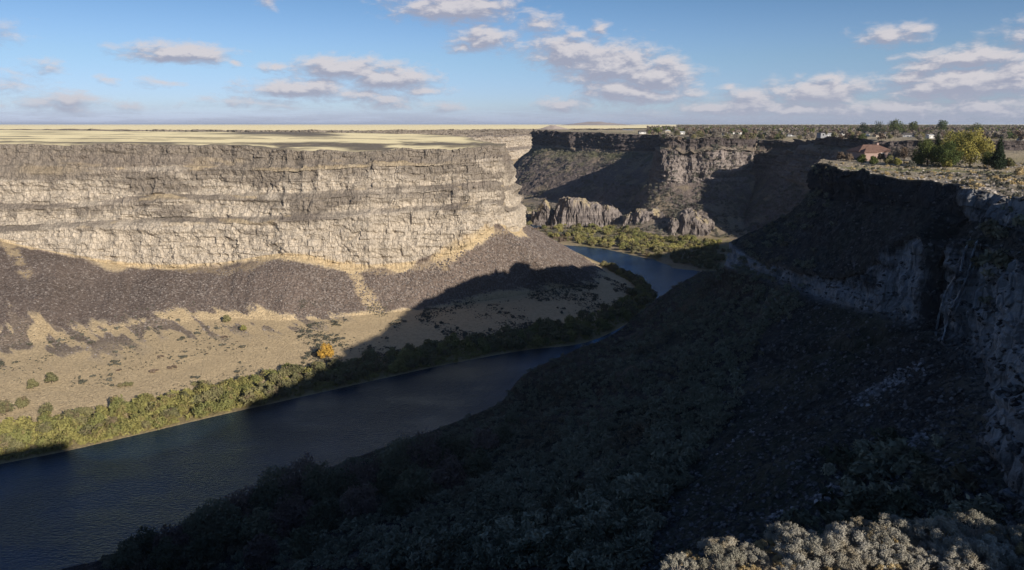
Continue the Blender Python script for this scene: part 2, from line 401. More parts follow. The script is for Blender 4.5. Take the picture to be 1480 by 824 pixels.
sec_r((87, 50, 146), (70, 82, 105), (-112, 306, 0), 125, up=20)
sec_r((94, 102, 145), (82, 115, 103), (-92, 330, 0), 126, up=20)
sec_r((103, 136, 144), (95, 139, 105), (-66, 358, 0), 132, up=12)
sec_r(W(1480, 290, 143.5), (103, 164, 110), (-33, 390, 0), 133, up=9)
sec_r(W(1392, 273, 143.5), (103, 182, 110.5), (-8, 420, 0), 131, up=11)
sec_r(W(1340, 263, 143), (107, 205, 107), (0, 446, 0), 130, mid=((64, 300, 62), (12, 410, 17)), up=10)
sec_r(W(1250, 247, 142.5), (109, 235, 102.5), (11, 478, 0), 114, mid=((82, 320, 62), (32, 440, 20)), up=12)
sec_r(W(1200, 241, 142), (108, 268, 99), (42, 522, 0), 107, mid=((92, 370, 60), (60, 480, 17)), up=14)
sec_r((150, 378, 142), (109, 325, 94.5), (76, 566, 0), 101, mid=((98, 425, 52), (88, 520, 15)), up=14)
sec_r((172, 402, 142), (110, 380, 89), (112, 640, 0), 99, mid=((112, 480, 52), (111, 590, 20)), up=14)
sec_r((210, 428, 142), (135, 428, 85), (160, 730, 0), 97, mid=((148, 535, 52), (156, 640, 32)), up=14)
sec_r((265, 462, 142), (205, 478, 82), (215, 818, 0), 95, mid=((210, 590, 45), (214, 720, 18)), up=14)
sec_r((340, 530, 141), (285, 545, 78), (300, 850, 0), 92, mid=((290, 640, 40), (300, 760, 16)), up=14)
sec_r((426, 620, 141), (370, 650, 72), (395, 880, 2), 88, mid=((380, 720, 40), (390, 800, 16)), up=14)
sec_r((520, 700, 141), (470, 735, 65), (480, 930, 3), 82, mid=((470, 800, 40), (475, 860, 18)), up=14)
sec_r((640, 760, 140), (600, 800, 60), (590, 960, 3), 76, mid=((598, 850, 36), (595, 900, 18)), up=14)
stepr = [8, 6, 3, 1.0, .5, .5, 1.5, 2, 1.4, .8, .45, .4, .4, .5, .6, .8, .9, 1, 1.2, 2, 3, 4, 5]
LR = Loft(rn, stepr, [44, 40, 40, 56, 130, 120, 90, 4], warp=.25, seed=8)
KR = LR.kind(['c', 's', 's', 'c', 't', 't', 't', 'm'])
U, Tt = LR.U, LR.T; x, y, z = LR.B[..., 0], LR.B[..., 1], LR.B[..., 2]
cl = KR['c']; st = KR['s']; tl = KR['t']
near = 1 - ss(25, 60, np.hypot(x, y))
LR.N = LR.N if LR.N[LR.ns // 2, 100, 2] > 0 else -LR.N
disp = cliff_disp(LR, np.clip(cl + .3 * st, 0, 1), .85, 111, 1.6) * (1 - .75 * near * (Tt < .5))
disp += (1 - near) * np.clip(cl, 0, 1) * (-np.abs(vn(U / 7, z / 60, 1, 141)) * 2.6 + fbm(U / 18, z / 40, 3, 3, 143) * 3)
disp += tl * (fbm(x / 14, y / 14, z / 14, 3, 145) * 1.6) * (1 - ss(6.5, 7, Tt))
disp += rock_disp(LR, 121, .9) * (st * .9 + tl * .8) + tl * fbm(x / 45, y / 45, z / 30, 4, 125) * 3.5 * (1 - ss(6.5, 7, Tt))
# notch cut by the falls
kf = LR.keys[12]
notch = np.exp(-((U - kf - 6 - (Tt - 1) * 1.0) / 8.0) ** 2) * ss(.5, 1.2, Tt) * (1 - ss(4.2, 4.9, Tt))
disp -= notch * 6
PR = LR.B + LR.N * disp[..., None]
PR[..., 2] += (1 - ss(.2, 1.0, Tt)) * fbm(U / 9, 0, 0, 4, 127) * 1.6 * (1 - near)
PR[..., 2] = np.where(Tt >= 7, LR.B[..., 2], PR[..., 2])
mk, ex = masks(U.shape)
n1 = fbm(x / 26, y / 26, z / 26, 5, 130)
mk[..., 0] = np.clip(st * .95 + tl, 0, 1)
mk[..., 1] = np.clip(tl * ss(.12, .4, n1) * .25 + (Tt < .05) * .4, 0, 1)
mk[..., 2] = np.clip((tl + .5 * st) * ss(-.25, .3, fbm(x / 40, y / 40, z / 40, 4, 131)) * .5, 0, 1)
gx, gy, gd = proj(PR)
wob = fbm(x / 5, y / 5, z / 5, 4, 64) * 5
pale = line_mask([(1178, 722), (1215, 700), (1255, 678), (1300, 652), (1335, 628)], 9, gx + wob, gy + wob) * (Tt > 4.2) * .55
pale += line_mask([(1240, 580), (1280, 558), (1330, 530)], 9, gx + wob * 2, gy + wob) * (Tt > 4.2) * .45
pale += line_mask([(1105, 752), (1150, 735)], 6, gx + wob, gy + wob) * (Tt > 4.2) * .3
patch = .3 * line_mask([(1400, 290), (1470, 292)], 40, gx + wob * 3, gy + wob * 3) + line_mask([(1330, 350), (1390, 350), (1360, 420), (1290, 440)], 55, gx + wob * 3, gy + wob * 3) + line_mask([(1430, 370), (1470, 500), (1470, 620)], 50, gx + wob * 3, gy + wob * 3) + line_mask([(1050, 372), (1080, 385)], 25, gx + wob, gy + wob) + line_mask([(1180, 425), (1240, 440)], 22, gx + wob, gy + wob)
ex[..., 1] = np.clip(cl * (.15 + .95 * np.clip(patch, 0, 1) * ss(-.6, .15, fbm(U / 18, z / 18, 1, 5, 147))) * (1 - notch * 2), 0, 1)
ex[..., 0] = np.clip(notch * 1.2 + .5 * (Tt < 2) * ss(360, 420, x * 0 + y + 180), 0, 1)
mk[..., 0] *= 1 - np.clip(pale, 0, 1); 
ex[..., 1] = np.clip(ex[..., 1] + pale * 1.5, 0, 1)
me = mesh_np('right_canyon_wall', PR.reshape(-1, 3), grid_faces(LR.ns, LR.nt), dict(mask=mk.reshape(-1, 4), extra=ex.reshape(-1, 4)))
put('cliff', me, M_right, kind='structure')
log('right wall', LR.ns, LR.nt)

# ================================================================== FAR RIGHT WALL
fr = []
def sec_f(x, y, z, n, z1, z3, toe, off3=28, floor=None):
    """rim, foot of top cliff, ledge, foot of second cliff, talus toe, floor, deeper"""
    n = np.array(n, float); n /= np.linalg.norm(n); rim = np.array((x, y, z), float)
    q = lambda o, zz: np.array((x + n[0] * o, y + n[1] * o, zz))
    t = np.array(toe, float); fl = t + np.array((n[0] * 60, n[1] * 60, 0)); fl[2] = 1.0 if floor is None else floor
    fr.append([rim, q(3, z1), q(off3 * .55, z1 - 4), q(off3, z3), t * .45 + q(off3, z3) * .55 - np.array((0, 0, 4)), t, fl])
sec_f(640, 760, 140, (-.6, .8), 126, 60, (600, 850, 6))
sec_f(690, 800, 140, (-1, .1), 126, 62, (600, 830, 6), 20)
sec_f(620, 872, 141, (-.3, -.95), 127, 64, (590, 810, 6), 20)
sec_f(520, 900, 142, (-.3, -.95), 128, 66, (480, 820, 6), 22)
sec_f(452, 930, 142, (-.8, -.6), 128, 70, (372, 860, 6), 26)
sec_f(446, 1030, 140.5, (-1, 0), 127, 74, (350, 1020, 8), 28)
sec_f(440, 1150, 138, (-1, 0), 126, 78, (340, 1120, 12), 28)
sec_f(436, 1290, 135.5, (-1, 0), 123, 80, (350, 1170, 18), 28)
sec_f(408, 1318, 135.5, (-.5, -.85), 123, 80, (345, 1165, 20), 28)
sec_f(402, 1252, 138, (-.4, -.9), 126, 76, (350, 1145, 20))
sec_f(380, 1240, 138.5, (-.1, -1), 126, 70, (345, 1135, 22))
sec_f(320, 1232, 139, (0, -1), 127, 70, (305, 1125, 22))
sec_f(258, 1250, 139.5, (-.5, -.85), 127, 66, (215, 1150, 18))
sec_f(262, 1330, 139.5, (-1, 0), 125, 62, (170, 1290, 12))
sec_f(300, 1430, 139.5, (-1, -.2), 112, 105, (120, 1370, 14), 8)
sec_f(290, 1515, 139.5, (-.8, -.6), 108, 103, (130, 1395, 15), 8)
sec_f(200, 1640, 141.5, (-.6, -.8), 107, 103, (90, 1450, 14), 8)
sec_f(112, 1780, 144, (-.6, -.8), 108, 103, (40, 1560, 14), 8)
sec_f(58, 1890, 146, (-.7, -.7), 110, 104, (-25, 1720, 14), 8)
sec_f(62, 1940, 146, (-1, 0), 112, 104, (-70, 1900, 14), 8)
sec_f(120, 2050, 145, (-.7, .7), 112, 104, (0, 2150, 14), 8)
sec_f(400, 2200, 145, (-.3, 1), 112, 104, (350, 2350, 14), 8)
stepf = [4, 3, 3, 2.5, 2.5, 2.5, 2.5, 2, 1.5, 1.2, 1.2, 1.2, 1.6, 2, 2, 2, 2, 2, 3, 4, 8]
LF = Loft(fr, stepf, [26, 10, 46, 40, 34, 10], warp=.18, seed=28)
KF = LF.kind(['c', 's', 'c', 't', 't', 'g'])
U, Tt = LF.U, LF.T; x, y, z = LF.B[..., 0], LF.B[..., 1], LF.B[..., 2]
LF.N = LF.N if LF.N[LF.ns // 2, 60, 2] > 0 else -LF.N
kA, kB = LF.keys[12], LF.keys[13]
isC = ss(kA, kB, U)                                       # central wall: no second cliff
cl = np.clip(KF['c'] * (1 - isC * (Tt > 1.5)), 0, 1)
disp = cliff_disp(LF, cl, 1.6, 211, .7) + np.clip(cl + (Tt < 3), 0, 1) * (fbm(U / 75, z / 200, 0, 4, 219) * 16 - np.abs(vn(U / 26, z / 80, 3, 217)) * 7) * np.clip((U - LF.keys[4]) / 60, 0, 1)
disp += rock_disp(LF, 221, 2.2, 3.0) * (1 - cl) * (Tt < 5.2)
disp += (KF['t']) * fbm(x / 60, y / 60, z / 40, 4, 225) * 12
PF = LF.B + LF.N * disp[..., None]
PF[..., 2] += (1 - ss(.3, 1.4, Tt)) * (fbm(U / 30, 0, 0, 4, 227) * 3.4)
mk, ex = masks(U.shape)
n1 = fbm(x / 30, y / 30, z / 30, 5, 230)
mk[..., 0] = np.clip(KF['s'] + KF['t'] + (1 - cl) * (Tt < 3), 0, 1)
mk[..., 1] = np.clip((KF['t'] + KF['g']) * ss(.05, .4, n1) * .55 + KF['s'] * .35 + KF['g'] * .4, 0, 1)
mk[..., 2] = np.clip(KF['t'] * isC * (1 - ss(3.0, 3.6, Tt + n1)) * .5, 0, 1)
gx, gy, gd = proj(PF)
wob = n1 * 12
pt = line_mask([(1035, 228), (1052, 218), (1064, 214)], 11, gx + wob, gy + wob * .6) + line_mask([(1040, 244), (1055, 238), (1068, 235)], 8, gx + wob, gy + wob * .6)
ex[..., 1] = np.clip(pt * 1.0, 0, 1); mk[..., 0] *= 1 - np.clip(pt, 0, 1)
ex[..., 0] = np.clip(isC * (Tt < 1.2) * .8 + (1 - isC) * (Tt < 1.1) * .5, 0, 1)
me = mesh_np('far_canyon_wall', PF.reshape(-1, 3), grid_faces(LF.ns, LF.nt), dict(mask=mk.reshape(-1, 4), extra=ex.reshape(-1, 4)))
put('cliff', me, M_far, kind='structure')
log('far wall', LF.ns, LF.nt)

# ================================================================== DISTANT LEFT WALL (across the back canyon)
fl_ = []
for (px, y0, d, zb) in [(-300, 187, 2500, 60), (200, 187, 2250, 60), (350, 188, 2150, 60), (450, 188.2, 2120, 60), (560, 187.8, 2200, 60), (650, 187, 2350, 60), (740, 186.3, 2500, 50), (800, 186, 2700, 50), (900, 185.5, 3000, 50)]:
    a = P(px, y0, d)
    fl_.append([a, a + np.array((0, -4, -17)), a + np.array((3, -30, -22)), a + np.array((5, -36, -55)), a + np.array((8, -70, -65)), a + np.array((10, -80, -92)), a + np.array((20, -190, -140))])
LD = Loft(fl_, [20, 6, 2.5, 2.5, 2.5, 2.5, 2.5, 8], [12, 5, 16, 6, 12, 10], warp=.2, seed=38)
KD = LD.kind(['c', 's', 'c', 's', 'c', 't'])
LD.N = LD.N if LD.N[LD.ns // 2, 20, 1] < 0 else -LD.N
U, Tt = LD.U, LD.T; x, y, z = LD.B[..., 0], LD.B[..., 1], LD.B[..., 2]
disp = cliff_disp(LD, KD['c'] + .3 * KD['s'], 2.2, 311, .35)
PD = LD.B + LD.N * disp[..., None]
mk, ex = masks(U.shape)
mk[..., 0] = KD['s'] * .6 + KD['t']; mk[..., 1] = KD['t'] * .5
ex[..., 0] = (Tt < 1.3) * .45
me = mesh_np('distant_canyon_wall', PD.reshape(-1, 3), grid_faces(LD.ns, LD.nt), dict(mask=mk.reshape(-1, 4), extra=ex.reshape(-1, 4)))
put('cliff', me, M_left, kind='structure')

# ================================================================== VALLEY FLOOR beyond the bend
shore = [(20, 1330), (40, 1260), (52, 1215), (30, 1160), (45, 1060), (58, 1022), (119, 990), (143, 946), (173, 901), (183, 843), (212, 828), (300, 838), (420, 850), (700, 850)]
def poly_side(px_, py_, pts):
    """signed distance to the shore line: positive inland"""
    best = np.full(px_.shape, 1e9); sg = np.ones(px_.shape)
    for a, b in zip(pts[:-1], pts[1:]):
        a = np.array(a, float); b = np.array(b, float); ab = b - a
        t = np.clip(((px_ - a[0]) * ab[0] + (py_ - a[1]) * ab[1]) / (ab @ ab), 0, 1)
        d = np.hypot(px_ - a[0] - ab[0] * t, py_ - a[1] - ab[1] * t)
        s = np.sign(ab[0] * (py_ - a[1]) - ab[1] * (px_ - a[0]))
        m = d < best - 1e-6; best = np.where(m, d, best); sg = np.where(m, s, sg)
    return best * sg
xs = np.arange(-10, 720, 1.6); ysx = np.arange(815, 1560, 1.9)
X, Y = np.meshgrid(xs, ysx, indexing='ij')
def floor_h(X, Y):
    sd = poly_side(X + fbm(X / 18, Y / 18, 0, 3, 401) * 7, Y + fbm(X / 18, Y / 18, 5, 3, 402) * 7, shore)
    sd2 = poly_side(X, Y, [(-40, 1500), (20, 1330), (40, 1260)])
    h = np.clip(sd * .12, -4, 1.6) + np.clip(sd, 0, 400) * .012
    return h + ss(3, 30, sd) * (fbm(X / 35, Y / 35, 1, 4, 403) * 2.2 + fbm(X / 5, Y / 5, 1, 2, 404) * .5), sd
H, SD = floor_h(X, Y)
mk, ex = masks(X.shape)
mk[..., 1] = 1; mk[..., 2] = ss(-.1, .3, fbm(X / 20, Y / 20, 0, 4, 405)) * .6 * (1 - ss(150, 300, SD))
mk[..., 0] = 0
VF = np.stack([X, Y, H], -1)
me = mesh_np('valley_floor', VF.reshape(-1, 3), grid_faces(*X.shape), dict(mask=mk.reshape(-1, 4), extra=ex.reshape(-1, 4)))
me.flip_normals()
put('valley_floor', me, M_far, kind='structure')

# ================================================================== PLATEAUS
def zplane(ctrl):
    ctrl = np.array(ctrl, float)
    def f(x, y):
        w = 1 / ((x[:, None] - ctrl[None, :, 0]) ** 2 + (y[:, None] - ctrl[None, :, 1]) ** 2 + 400) ** 1.3
        return (w * ctrl[None, :, 2]).sum(1) / w.sum(1)
    return f
def inside(poly, x, y):
    c = np.zeros(len(x), bool); n = len(poly)
    x1, y1 = poly[:, 0], poly[:, 1]; x2, y2 = np.roll(x1, -1), np.roll(y1, -1)
    for i in range(n):
        if y1[i] == y2[i]: continue
        c ^= ((y1[i] > y) != (y2[i] > y)) & (x < (x2[i] - x1[i]) * (y - y1[i]) / (y2[i] - y1[i]) + x1[i])
    return c
def plateau(name, rim, rest, zf, samples, amp, mask_fn, mat):
    poly = np.array([tuple(p[:2]) for p in rim] + list(rest), float)
    nb = len(poly)
    sx_, sy_ = samples
    ok = inside(poly, sx_, sy_); sx_, sy_ = sx_[ok], sy_[ok]
    pts = [Vector((float(a), float(b))) for a, b in poly] + [Vector((float(a), float(b))) for a, b in zip(sx_, sy_)]
    vo, eo, fo, ov, oe, of = delaunay_2d_cdt(pts, [], [list(range(nb))], 1, 1e-4)
    V = np.array([(v.x, v.y) for v in vo])
    zz = zf(V[:, 0], V[:, 1])
    rimz = np.array([p[2] for p in rim])
    isrim = np.full(len(V), -1)
    for i, o in enumerate(ov):
        for j in o:
            if j < len(rim): isrim[i] = j; break
            if j < nb: isrim[i] = -2
    # distance to rim for fading the bumps in
    rxy = poly[:len(rim)][::max(1, len(rim) // 500)]
    dist = np.full(len(V), 1e9)
    for k in range(0, len(rxy), 50):
        dist = np.minimum(dist, np.hypot(V[:, 0, None] - rxy[None, k:k + 50, 0], V[:, 1, None] - rxy[None, k:k + 50, 1]).min(1))
    b = amp(V[:, 0], V[:, 1]) * ss(0, 12, dist)
    near_i = None
    zz = zz + b
    # blend to real rim heights close to the rim
    for k in range(0, len(V), 20000):
        pass
    m = isrim >= 0
    zz[m] = rimz[isrim[m]]
    nn = np.where((dist < 40) & ~m)[0]
    rx = poly[:len(rim)]
    st_ = max(1, len(rim) // 700)
    for k in range(0, len(nn), 4000):
        q = nn[k:k + 4000]
        dd = np.hypot(V[q, 0, None] - rx[None, ::st_, 0], V[q, 1, None] - rx[None, ::st_, 1]); j = dd.argmin(1)
        w = 1 - ss(0, 40, dd[np.arange(len(q)), j])
        zz[q] = zz[q] * (1 - w) + (rimz[::st_][j] + b[q]) * w
    mk, ex = mask_fn(V[:, 0], V[:, 1], dist)
    F3 = [f if len(f) == 3 else f[:3] for f in fo]
    F3 = np.array(F3)
    V3 = np.column_stack([V, zz])
    a, b_, c = V3[F3[:, 0]], V3[F3[:, 1]], V3[F3[:, 2]]
    flip = np.cross(b_ - a, c - a)[:, 2] < 0; F3[flip] = F3[flip][:, ::-1]
    me = mesh_np(name, V3, F3, dict(mask=mk, extra=ex), smooth=True)
    log(name, len(V3)); return me, V3, F3
def polar_samples(n, cx, cy, r0, r1, a0, a1, seed):
    r = np.random.default_rng(seed); rr = r0 * (r1 / r0) ** r.random(n); aa = np.radians(a0 + (a1 - a0) * r.random(n))
    return cx + rr * np.sin(aa), cy + rr * np.cos(aa)
# --- left mesa
rimL = PL[:, 0, :]
backL = [(-420, 1640), (-640, 1760), (-900, 1950), (-1500, 2300), (-3500, 2700), (-6000, 2600), (-6000, 900), (-1800, 760)]
backL = [tuple(p) for p in backL]
ctrlL = [tuple(p) for p in PL[::60, 0, :]] + [(-600, 1500, 143), (-1500, 2200, 143), (-3500, 2500, 143), (-6000, 900, 143), (-2000, 900, 142)]
def ampL(x, y): return fbm(x / 60, y / 60, 0, 4, 501) * .45 + fbm(x / 9, y / 9, 0, 3, 502) * .12
def maskL(x, y, d):
    mk, ex = masks(x.shape)
    n = fbm(x / 130, y / 34, 0, 5, 503)
    rock = ss(.24, .36, n) * .9
    rock = np.maximum(rock, (1 - ss(4, 11, d + fbm(x / 15, y / 15, 0, 3, 504) * 9)) * .75)
    a_, b_, c_ = proj(np.stack([x, y, 0 * x + 142], -1)); wb = fbm(x / 14, y / 14, 1, 4, 506)
    for pl in ([(395, 208), (470, 205.5), (560, 208)], [(590, 204.5), (700, 206)], [(330, 192), (480, 194)]): rock = np.maximum(rock, line_mask(pl, 4.5, a_ + wb * 25, b_ + wb * 3) * .95)
    mk[..., 0] = 1; mk[..., 1] = 1 - rock
    return mk, ex
sx1, sy1 = polar_samples(14000, 0, 0, 640, 6500, -85, 3, 1)
sx2 = np.random.default_rng(2).uniform(-620, 20, 9000); sy2 = np.random.default_rng(3).uniform(640, 1150, 9000)
# dark basalt outcrops break the mesa's grass: raised ledges
ampL0 = ampL
def ampL(x, y):
    n = fbm(x / 130, y / 34, 0, 5, 503)
    return ampL0(x, y) + ss(.24, .34, n) * 1.0
M_mesa = terrain_mat('dry grass mesa', (.12, .10, .09), (.4, .35, .28), (.14, .115, .095), (.24, .20, .17), (.68, .575, .345), (.57, .475, .285), (.12, .11, .05), .4, bump=.08, patch=.85, sheen=.55, blades=0.0)
me, VL, FL = plateau('mesa_ground', rimL, backL, zplane(ctrlL), (np.r_[sx1, sx2], np.r_[sy1, sy2]), ampL, maskL, M_mesa)
put('plateau', me, M_mesa, kind='structure')
# --- right plateau: near rim + far rim
rimR = list(PR[:, 0, :]) + list(PF[8:, 0, :])
restR = [(430, 3060), (900, 3500), (2600, 4200), (9000, 6000), (9000, -1500), (-900, -1500), (-900, -180)]
ctrlR = [tuple(p) for p in PR[::60, 0, :]] + [tuple(p) for p in PF[::40, 0, :]] + [(1200, 2600, 142), (3000, 3600, 142), (9000, 6000, 142), (9000, 0, 143), (0, -1500, 150), (400, 300, 142.5), (700, 500, 141), (900, 1200, 136), (1200, 1600, 137)]
def ampR(x, y):
    b = fbm(x / 70, y / 70, 0, 4, 511) * 1.6 + fbm(x / 7, y / 7, 0, 3, 512) * .5
    return b
def maskR(x, y, d):
    mk, ex = masks(x.shape)
    n = fbm(x / 45, y / 45, 0, 5, 513)
    lawn = line_mask([(150, 322), (185, 300), (215, 262), (250, 240)], 16, x, y)
    rock = np.maximum(ss(.1, .3, n) * .5, (1 - ss(4, 16, d + n * 12)) * .6)
    mk[..., 0] = 1; mk[..., 1] = 1 - rock; mk[..., 2] = np.clip(lawn + .3 * ss(.0, .4, fbm(x / 160, y / 160, 3, 4, 514)) * (d > 30), 0, 1)
    return mk, ex
sx1, sy1 = polar_samples(22000, 0, 0, 12, 9000, -2, 120, 4)
sx2 = np.random.default_rng(5).uniform(100, 420, 9000); sy2 = np.random.default_rng(6).uniform(60, 520, 9000)
sx3, sy3 = polar_samples(5000, 0, 0, 3, 60, -180, 180, 9)
M_plat = terrain_mat('sagebrush plateau', (.12, .10, .09), (.4, .36, .30), (.20, .17, .14), (.34, .30, .26), (.44, .36, .235), (.33, .27, .185), (.13, .13, .05), .4)
zR = zplane(ctrlR)
me, VR, FR = plateau('rim_ground', rimR, restR, zR, (np.r_[sx1, sx2, sx3], np.r_[sy1, sy2, sy3]), ampR, maskR, M_plat)
put('plateau', me, M_plat, kind='structure')
# --- far plain to the horizon
rimD = list(PD[:, 0, :])
me, VD, FD = plateau('far_plain', rimD, [(5000, 3900), (40000, 9000), (40000, 70000), (-60000, 70000), (-60000, 2600)], lambda x, y: 0 * x + 144.0, polar_samples(9000, 0, 0, 2200, 60000, -50, 50, 11),
                     lambda x, y: fbm(x / 400, y / 400, 0, 4, 521) * .6 * (1 - ss(6000, 12000, y)),
                     lambda x, y, d: (lambda mk, ex: (mk.__setitem__((Ellipsis, 0), 1), mk.__setitem__((Ellipsis, 1), 1 + 0 * x), (mk, ex))[2])(*masks(x.shape)), M_mesa)
put('plain', me, M_mesa, kind='structure')

put('plain', mesh_np('far_ground', [(150, 2760, 141.6), (60000, 2760, 141.6), (60000, 70000, 141.6), (150, 70000, 141.6)], [(0, 1, 2, 3)]), M_plat, kind='structure')
# ================================================================== RIVER
me = mesh_np('river', [(-3000, -800, 0), (3000, -800, 0), (3000, 5200, 0), (-3000, 5200, 0)], [(0, 1, 2, 3)])
g = G('river water')
pos = g.node('ShaderNodeNewGeometry').outputs['Position']
w1 = g.noise(g.scalev(pos, (.55, .8, 1)), 1, 4, .6, .3)
w2 = g.noise(g.scalev(pos, (.02, .03, 1)), 1, 3, .5)
hgt = g.math('MULTIPLY', w1, g.smooth(w2, .35, .65, .45, 1.0))
nb = g.bump(hgt, 1.0, 1.0)
df = g.node('ShaderNodeBsdfDiffuse'); df.inputs[0].default_value = (.007, .018, .034, 1); g.link(nb, df.inputs['Normal'])
gl = g.node('ShaderNodeBsdfGlossy'); gl.inputs['Color'].default_value = (.50, .72, 1, 1); gl.inputs['Roughness'].default_value = .18; g.link(nb, gl.inputs['Normal'])  # blue tint put into the reflection in place of mirrored sky
fz = g.node('ShaderNodeFresnel'); fz.inputs['IOR'].default_value = 1.33; g.link(nb, fz.inputs['Normal'])
mxw = g.node('ShaderNodeMixShader'); g.link(g.math('MULTIPLY', fz.outputs[0], 1.35, clamp=True), mxw.inputs[0]); g.link(df.outputs[0], mxw.inputs[1]); g.link(gl.outputs[0], mxw.inputs[2])
ow = g.node('ShaderNodeOutputMaterial'); g.link(mxw.outputs[0], ow.inputs[0])
put('river', me, g.m, kind='structure')
# river bed / lower ground sheet so nothing is open below
me = mesh_np('river_bed', [(-3000, -800, -6), (3000, -800, -6), (3000, 5200, -6), (-3000, 5200, -6)], [(0, 1, 2, 3)])
g = G('river mud'); put('river_bed', me, g.out((.05, .045, .035)), kind='structure')

# PROPS_BEGIN
# ================================================================== LEAFY THINGS
def leaves(blobs, n, size, seed, elong=1.4, shell=.55, up=0.0, flat=1.0):
    r = np.random.default_rng(seed); B = np.array(blobs, float)      # x y z r (squash)
    w = B[:, 3] ** 2; k = r.choice(len(B), n, p=w / w.sum())
    d = r.normal(size=(n, 3)); d[:, 2] += up; d /= np.linalg.norm(d, axis=1, keepdims=True)
    rad = B[k, 3] * (shell + (1 - shell) * r.random(n) ** .6)
    rad *= 1 + .22 * np.sin(d[:, 0] * 9 + seed) * np.cos(d[:, 1] * 8 + d[:, 2] * 7)
    c = B[k, :3] + d * rad[:, None] * np.array((1, 1, flat))
    nrm = d + r.normal(size=(n, 3)) * .7; nrm /= np.linalg.norm(nrm, axis=1, keepdims=True)
    t = np.cross(nrm, r.normal(size=(n, 3))); t /= np.linalg.norm(t, axis=1, keepdims=True) + 1e-6
    b = np.cross(nrm, t); s = size * (.6 + .8 * r.random(n))[:, None]
    V = np.stack([c - t * s * elong, c - b * s * .55, c + t * s * elong, c + b * s * .55], 1).reshape(-1, 3)
    return V, np.arange(4 * n).reshape(n, 4)
def limb(p0, p1, r0, r1, k=6):
    p0, p1 = np.array(p0, float), np.array(p1, float); d = p1 - p0; d /= np.linalg.norm(d)
    a = np.cross(d, (.3, .9, .1)); a /= np.linalg.norm(a); b = np.cross(d, a)
    an = np.arange(k) / k * 2 * math.pi; ring = np.cos(an)[:, None] * a + np.sin(an)[:, None] * b
    V = np.concatenate([p0 + ring * r0, p1 + ring * r1]); i = np.arange(k)
    return V, np.stack([i, (i + 1) % k, (i + 1) % k + k, i + k], 1)
def join(parts):
    Vs, Fs, o = [], [], 0
    for V, Fc in parts: Vs.append(V); Fs.append(Fc + o); o += len(V)
    return np.concatenate(Vs), np.concatenate(Fs)
def foliage_mat(name, a, b, c=None, sc=.35, trans=.0, rough=.9):
    g = G(name); oi = g.node('ShaderNodeObjectInfo'); pos = g.node('ShaderNodeNewGeometry').outputs['Position']
    n = g.noise(pos, sc, 3, .6); f = g.math('ADD', g.math('MULTIPLY', oi.outputs['Random'], .7), g.math('MULTIPLY', n, .6))
    col = g.mix(g.smooth(f, .25, 1.05), a, b)
    if c: col = g.mix(g.smooth(g.noise(g.vmath('ADD', pos, (50, 9, 3)), sc * .5, 3, .6), .5, .68, 0, .8), col, c)
    return g.out(col, rough, None, .15)
M_bark = G('bark').out((.09, .07, .055), .9)
M_barkpale = G('pale bark').out((.26, .23, .20), .9)
M_willow = foliage_mat('willow leaves', (.15, .155, .055), (.26, .235, .08), (.20, .15, .07))
M_olive = foliage_mat('dull olive leaves', (.13, .125, .06), (.20, .18, .085), (.17, .12, .08))
M_orange = foliage_mat('orange autumn leaves', (.38, .21, .04), (.50, .30, .06))
M_dkgreen = foliage_mat('dark evergreen needles', (.022, .034, .018), (.045, .055, .026))
M_green = foliage_mat('green leaves', (.05, .07, .022), (.10, .11, .035))
M_gold = foliage_mat('yellow green cottonwood leaves', (.20, .185, .05), (.31, .265, .07), (.10, .11, .04), .5)
M_rust = foliage_mat('rusty bare twigs', (.13, .095, .07), (.20, .15, .11))
M_twig = foliage_mat('grey bare twigs', (.17, .145, .12), (.26, .22, .18), sc=.2)
M_sage = foliage_mat('grey sagebrush', (.085, .085, .062), (.15, .145, .115), (.11, .085, .06), .5)
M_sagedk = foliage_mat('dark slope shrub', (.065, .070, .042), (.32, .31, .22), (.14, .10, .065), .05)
M_sagenear = foliage_mat('silver sagebrush leaves', (.22, .205, .16), (.40, .37, .31), (.30, .24, .15), 1.1)
M_rabbit = foliage_mat('straw coloured brush', (.40, .30, .15), (.52, .40, .22), sc=1.2)
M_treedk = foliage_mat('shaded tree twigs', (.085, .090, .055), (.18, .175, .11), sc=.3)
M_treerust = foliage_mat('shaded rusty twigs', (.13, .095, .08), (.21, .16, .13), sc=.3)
M_hill = foliage_mat('pale pink hill', (.42, .34, .29), (.46, .38, .32), sc=.002)
def domeblobs(seed, n, R, H, br):
    r = np.random.default_rng(seed); out = []
    for i in range(n):
        a = r.random() * 6.28; q = R * math.sqrt(r.random()) * .8
        out.append((q * math.cos(a), q * math.sin(a), H * (.35 + .42 * r.random()) * (1 - .45 * (q / R) ** 2), br * (.7 + .6 * r.random())))
    return out
def shrub_mesh(name, seed, R, H, n, size, nb=9, stems=True, up=.25, elong=1.4, shell=.5):
    V, Fc = leaves(domeblobs(seed, nb, R, H, H * .32), n, size, seed, elong, shell, up)
    return mesh_np(name, V, Fc)
def stem_mesh(name, seed, R, H, k=7):
    r = np.random.default_rng(seed); ps = []
    for i in range(k):
        a = r.random() * 6.28; q = R * .6 * r.random()
        ps.append(limb((0, 0, -.4), (q * math.cos(a), q * math.sin(a), H * .62), H * .02 + .02, .012 * H + .005, 4))
    V, Fc = join(ps); return mesh_np(name, V, Fc)

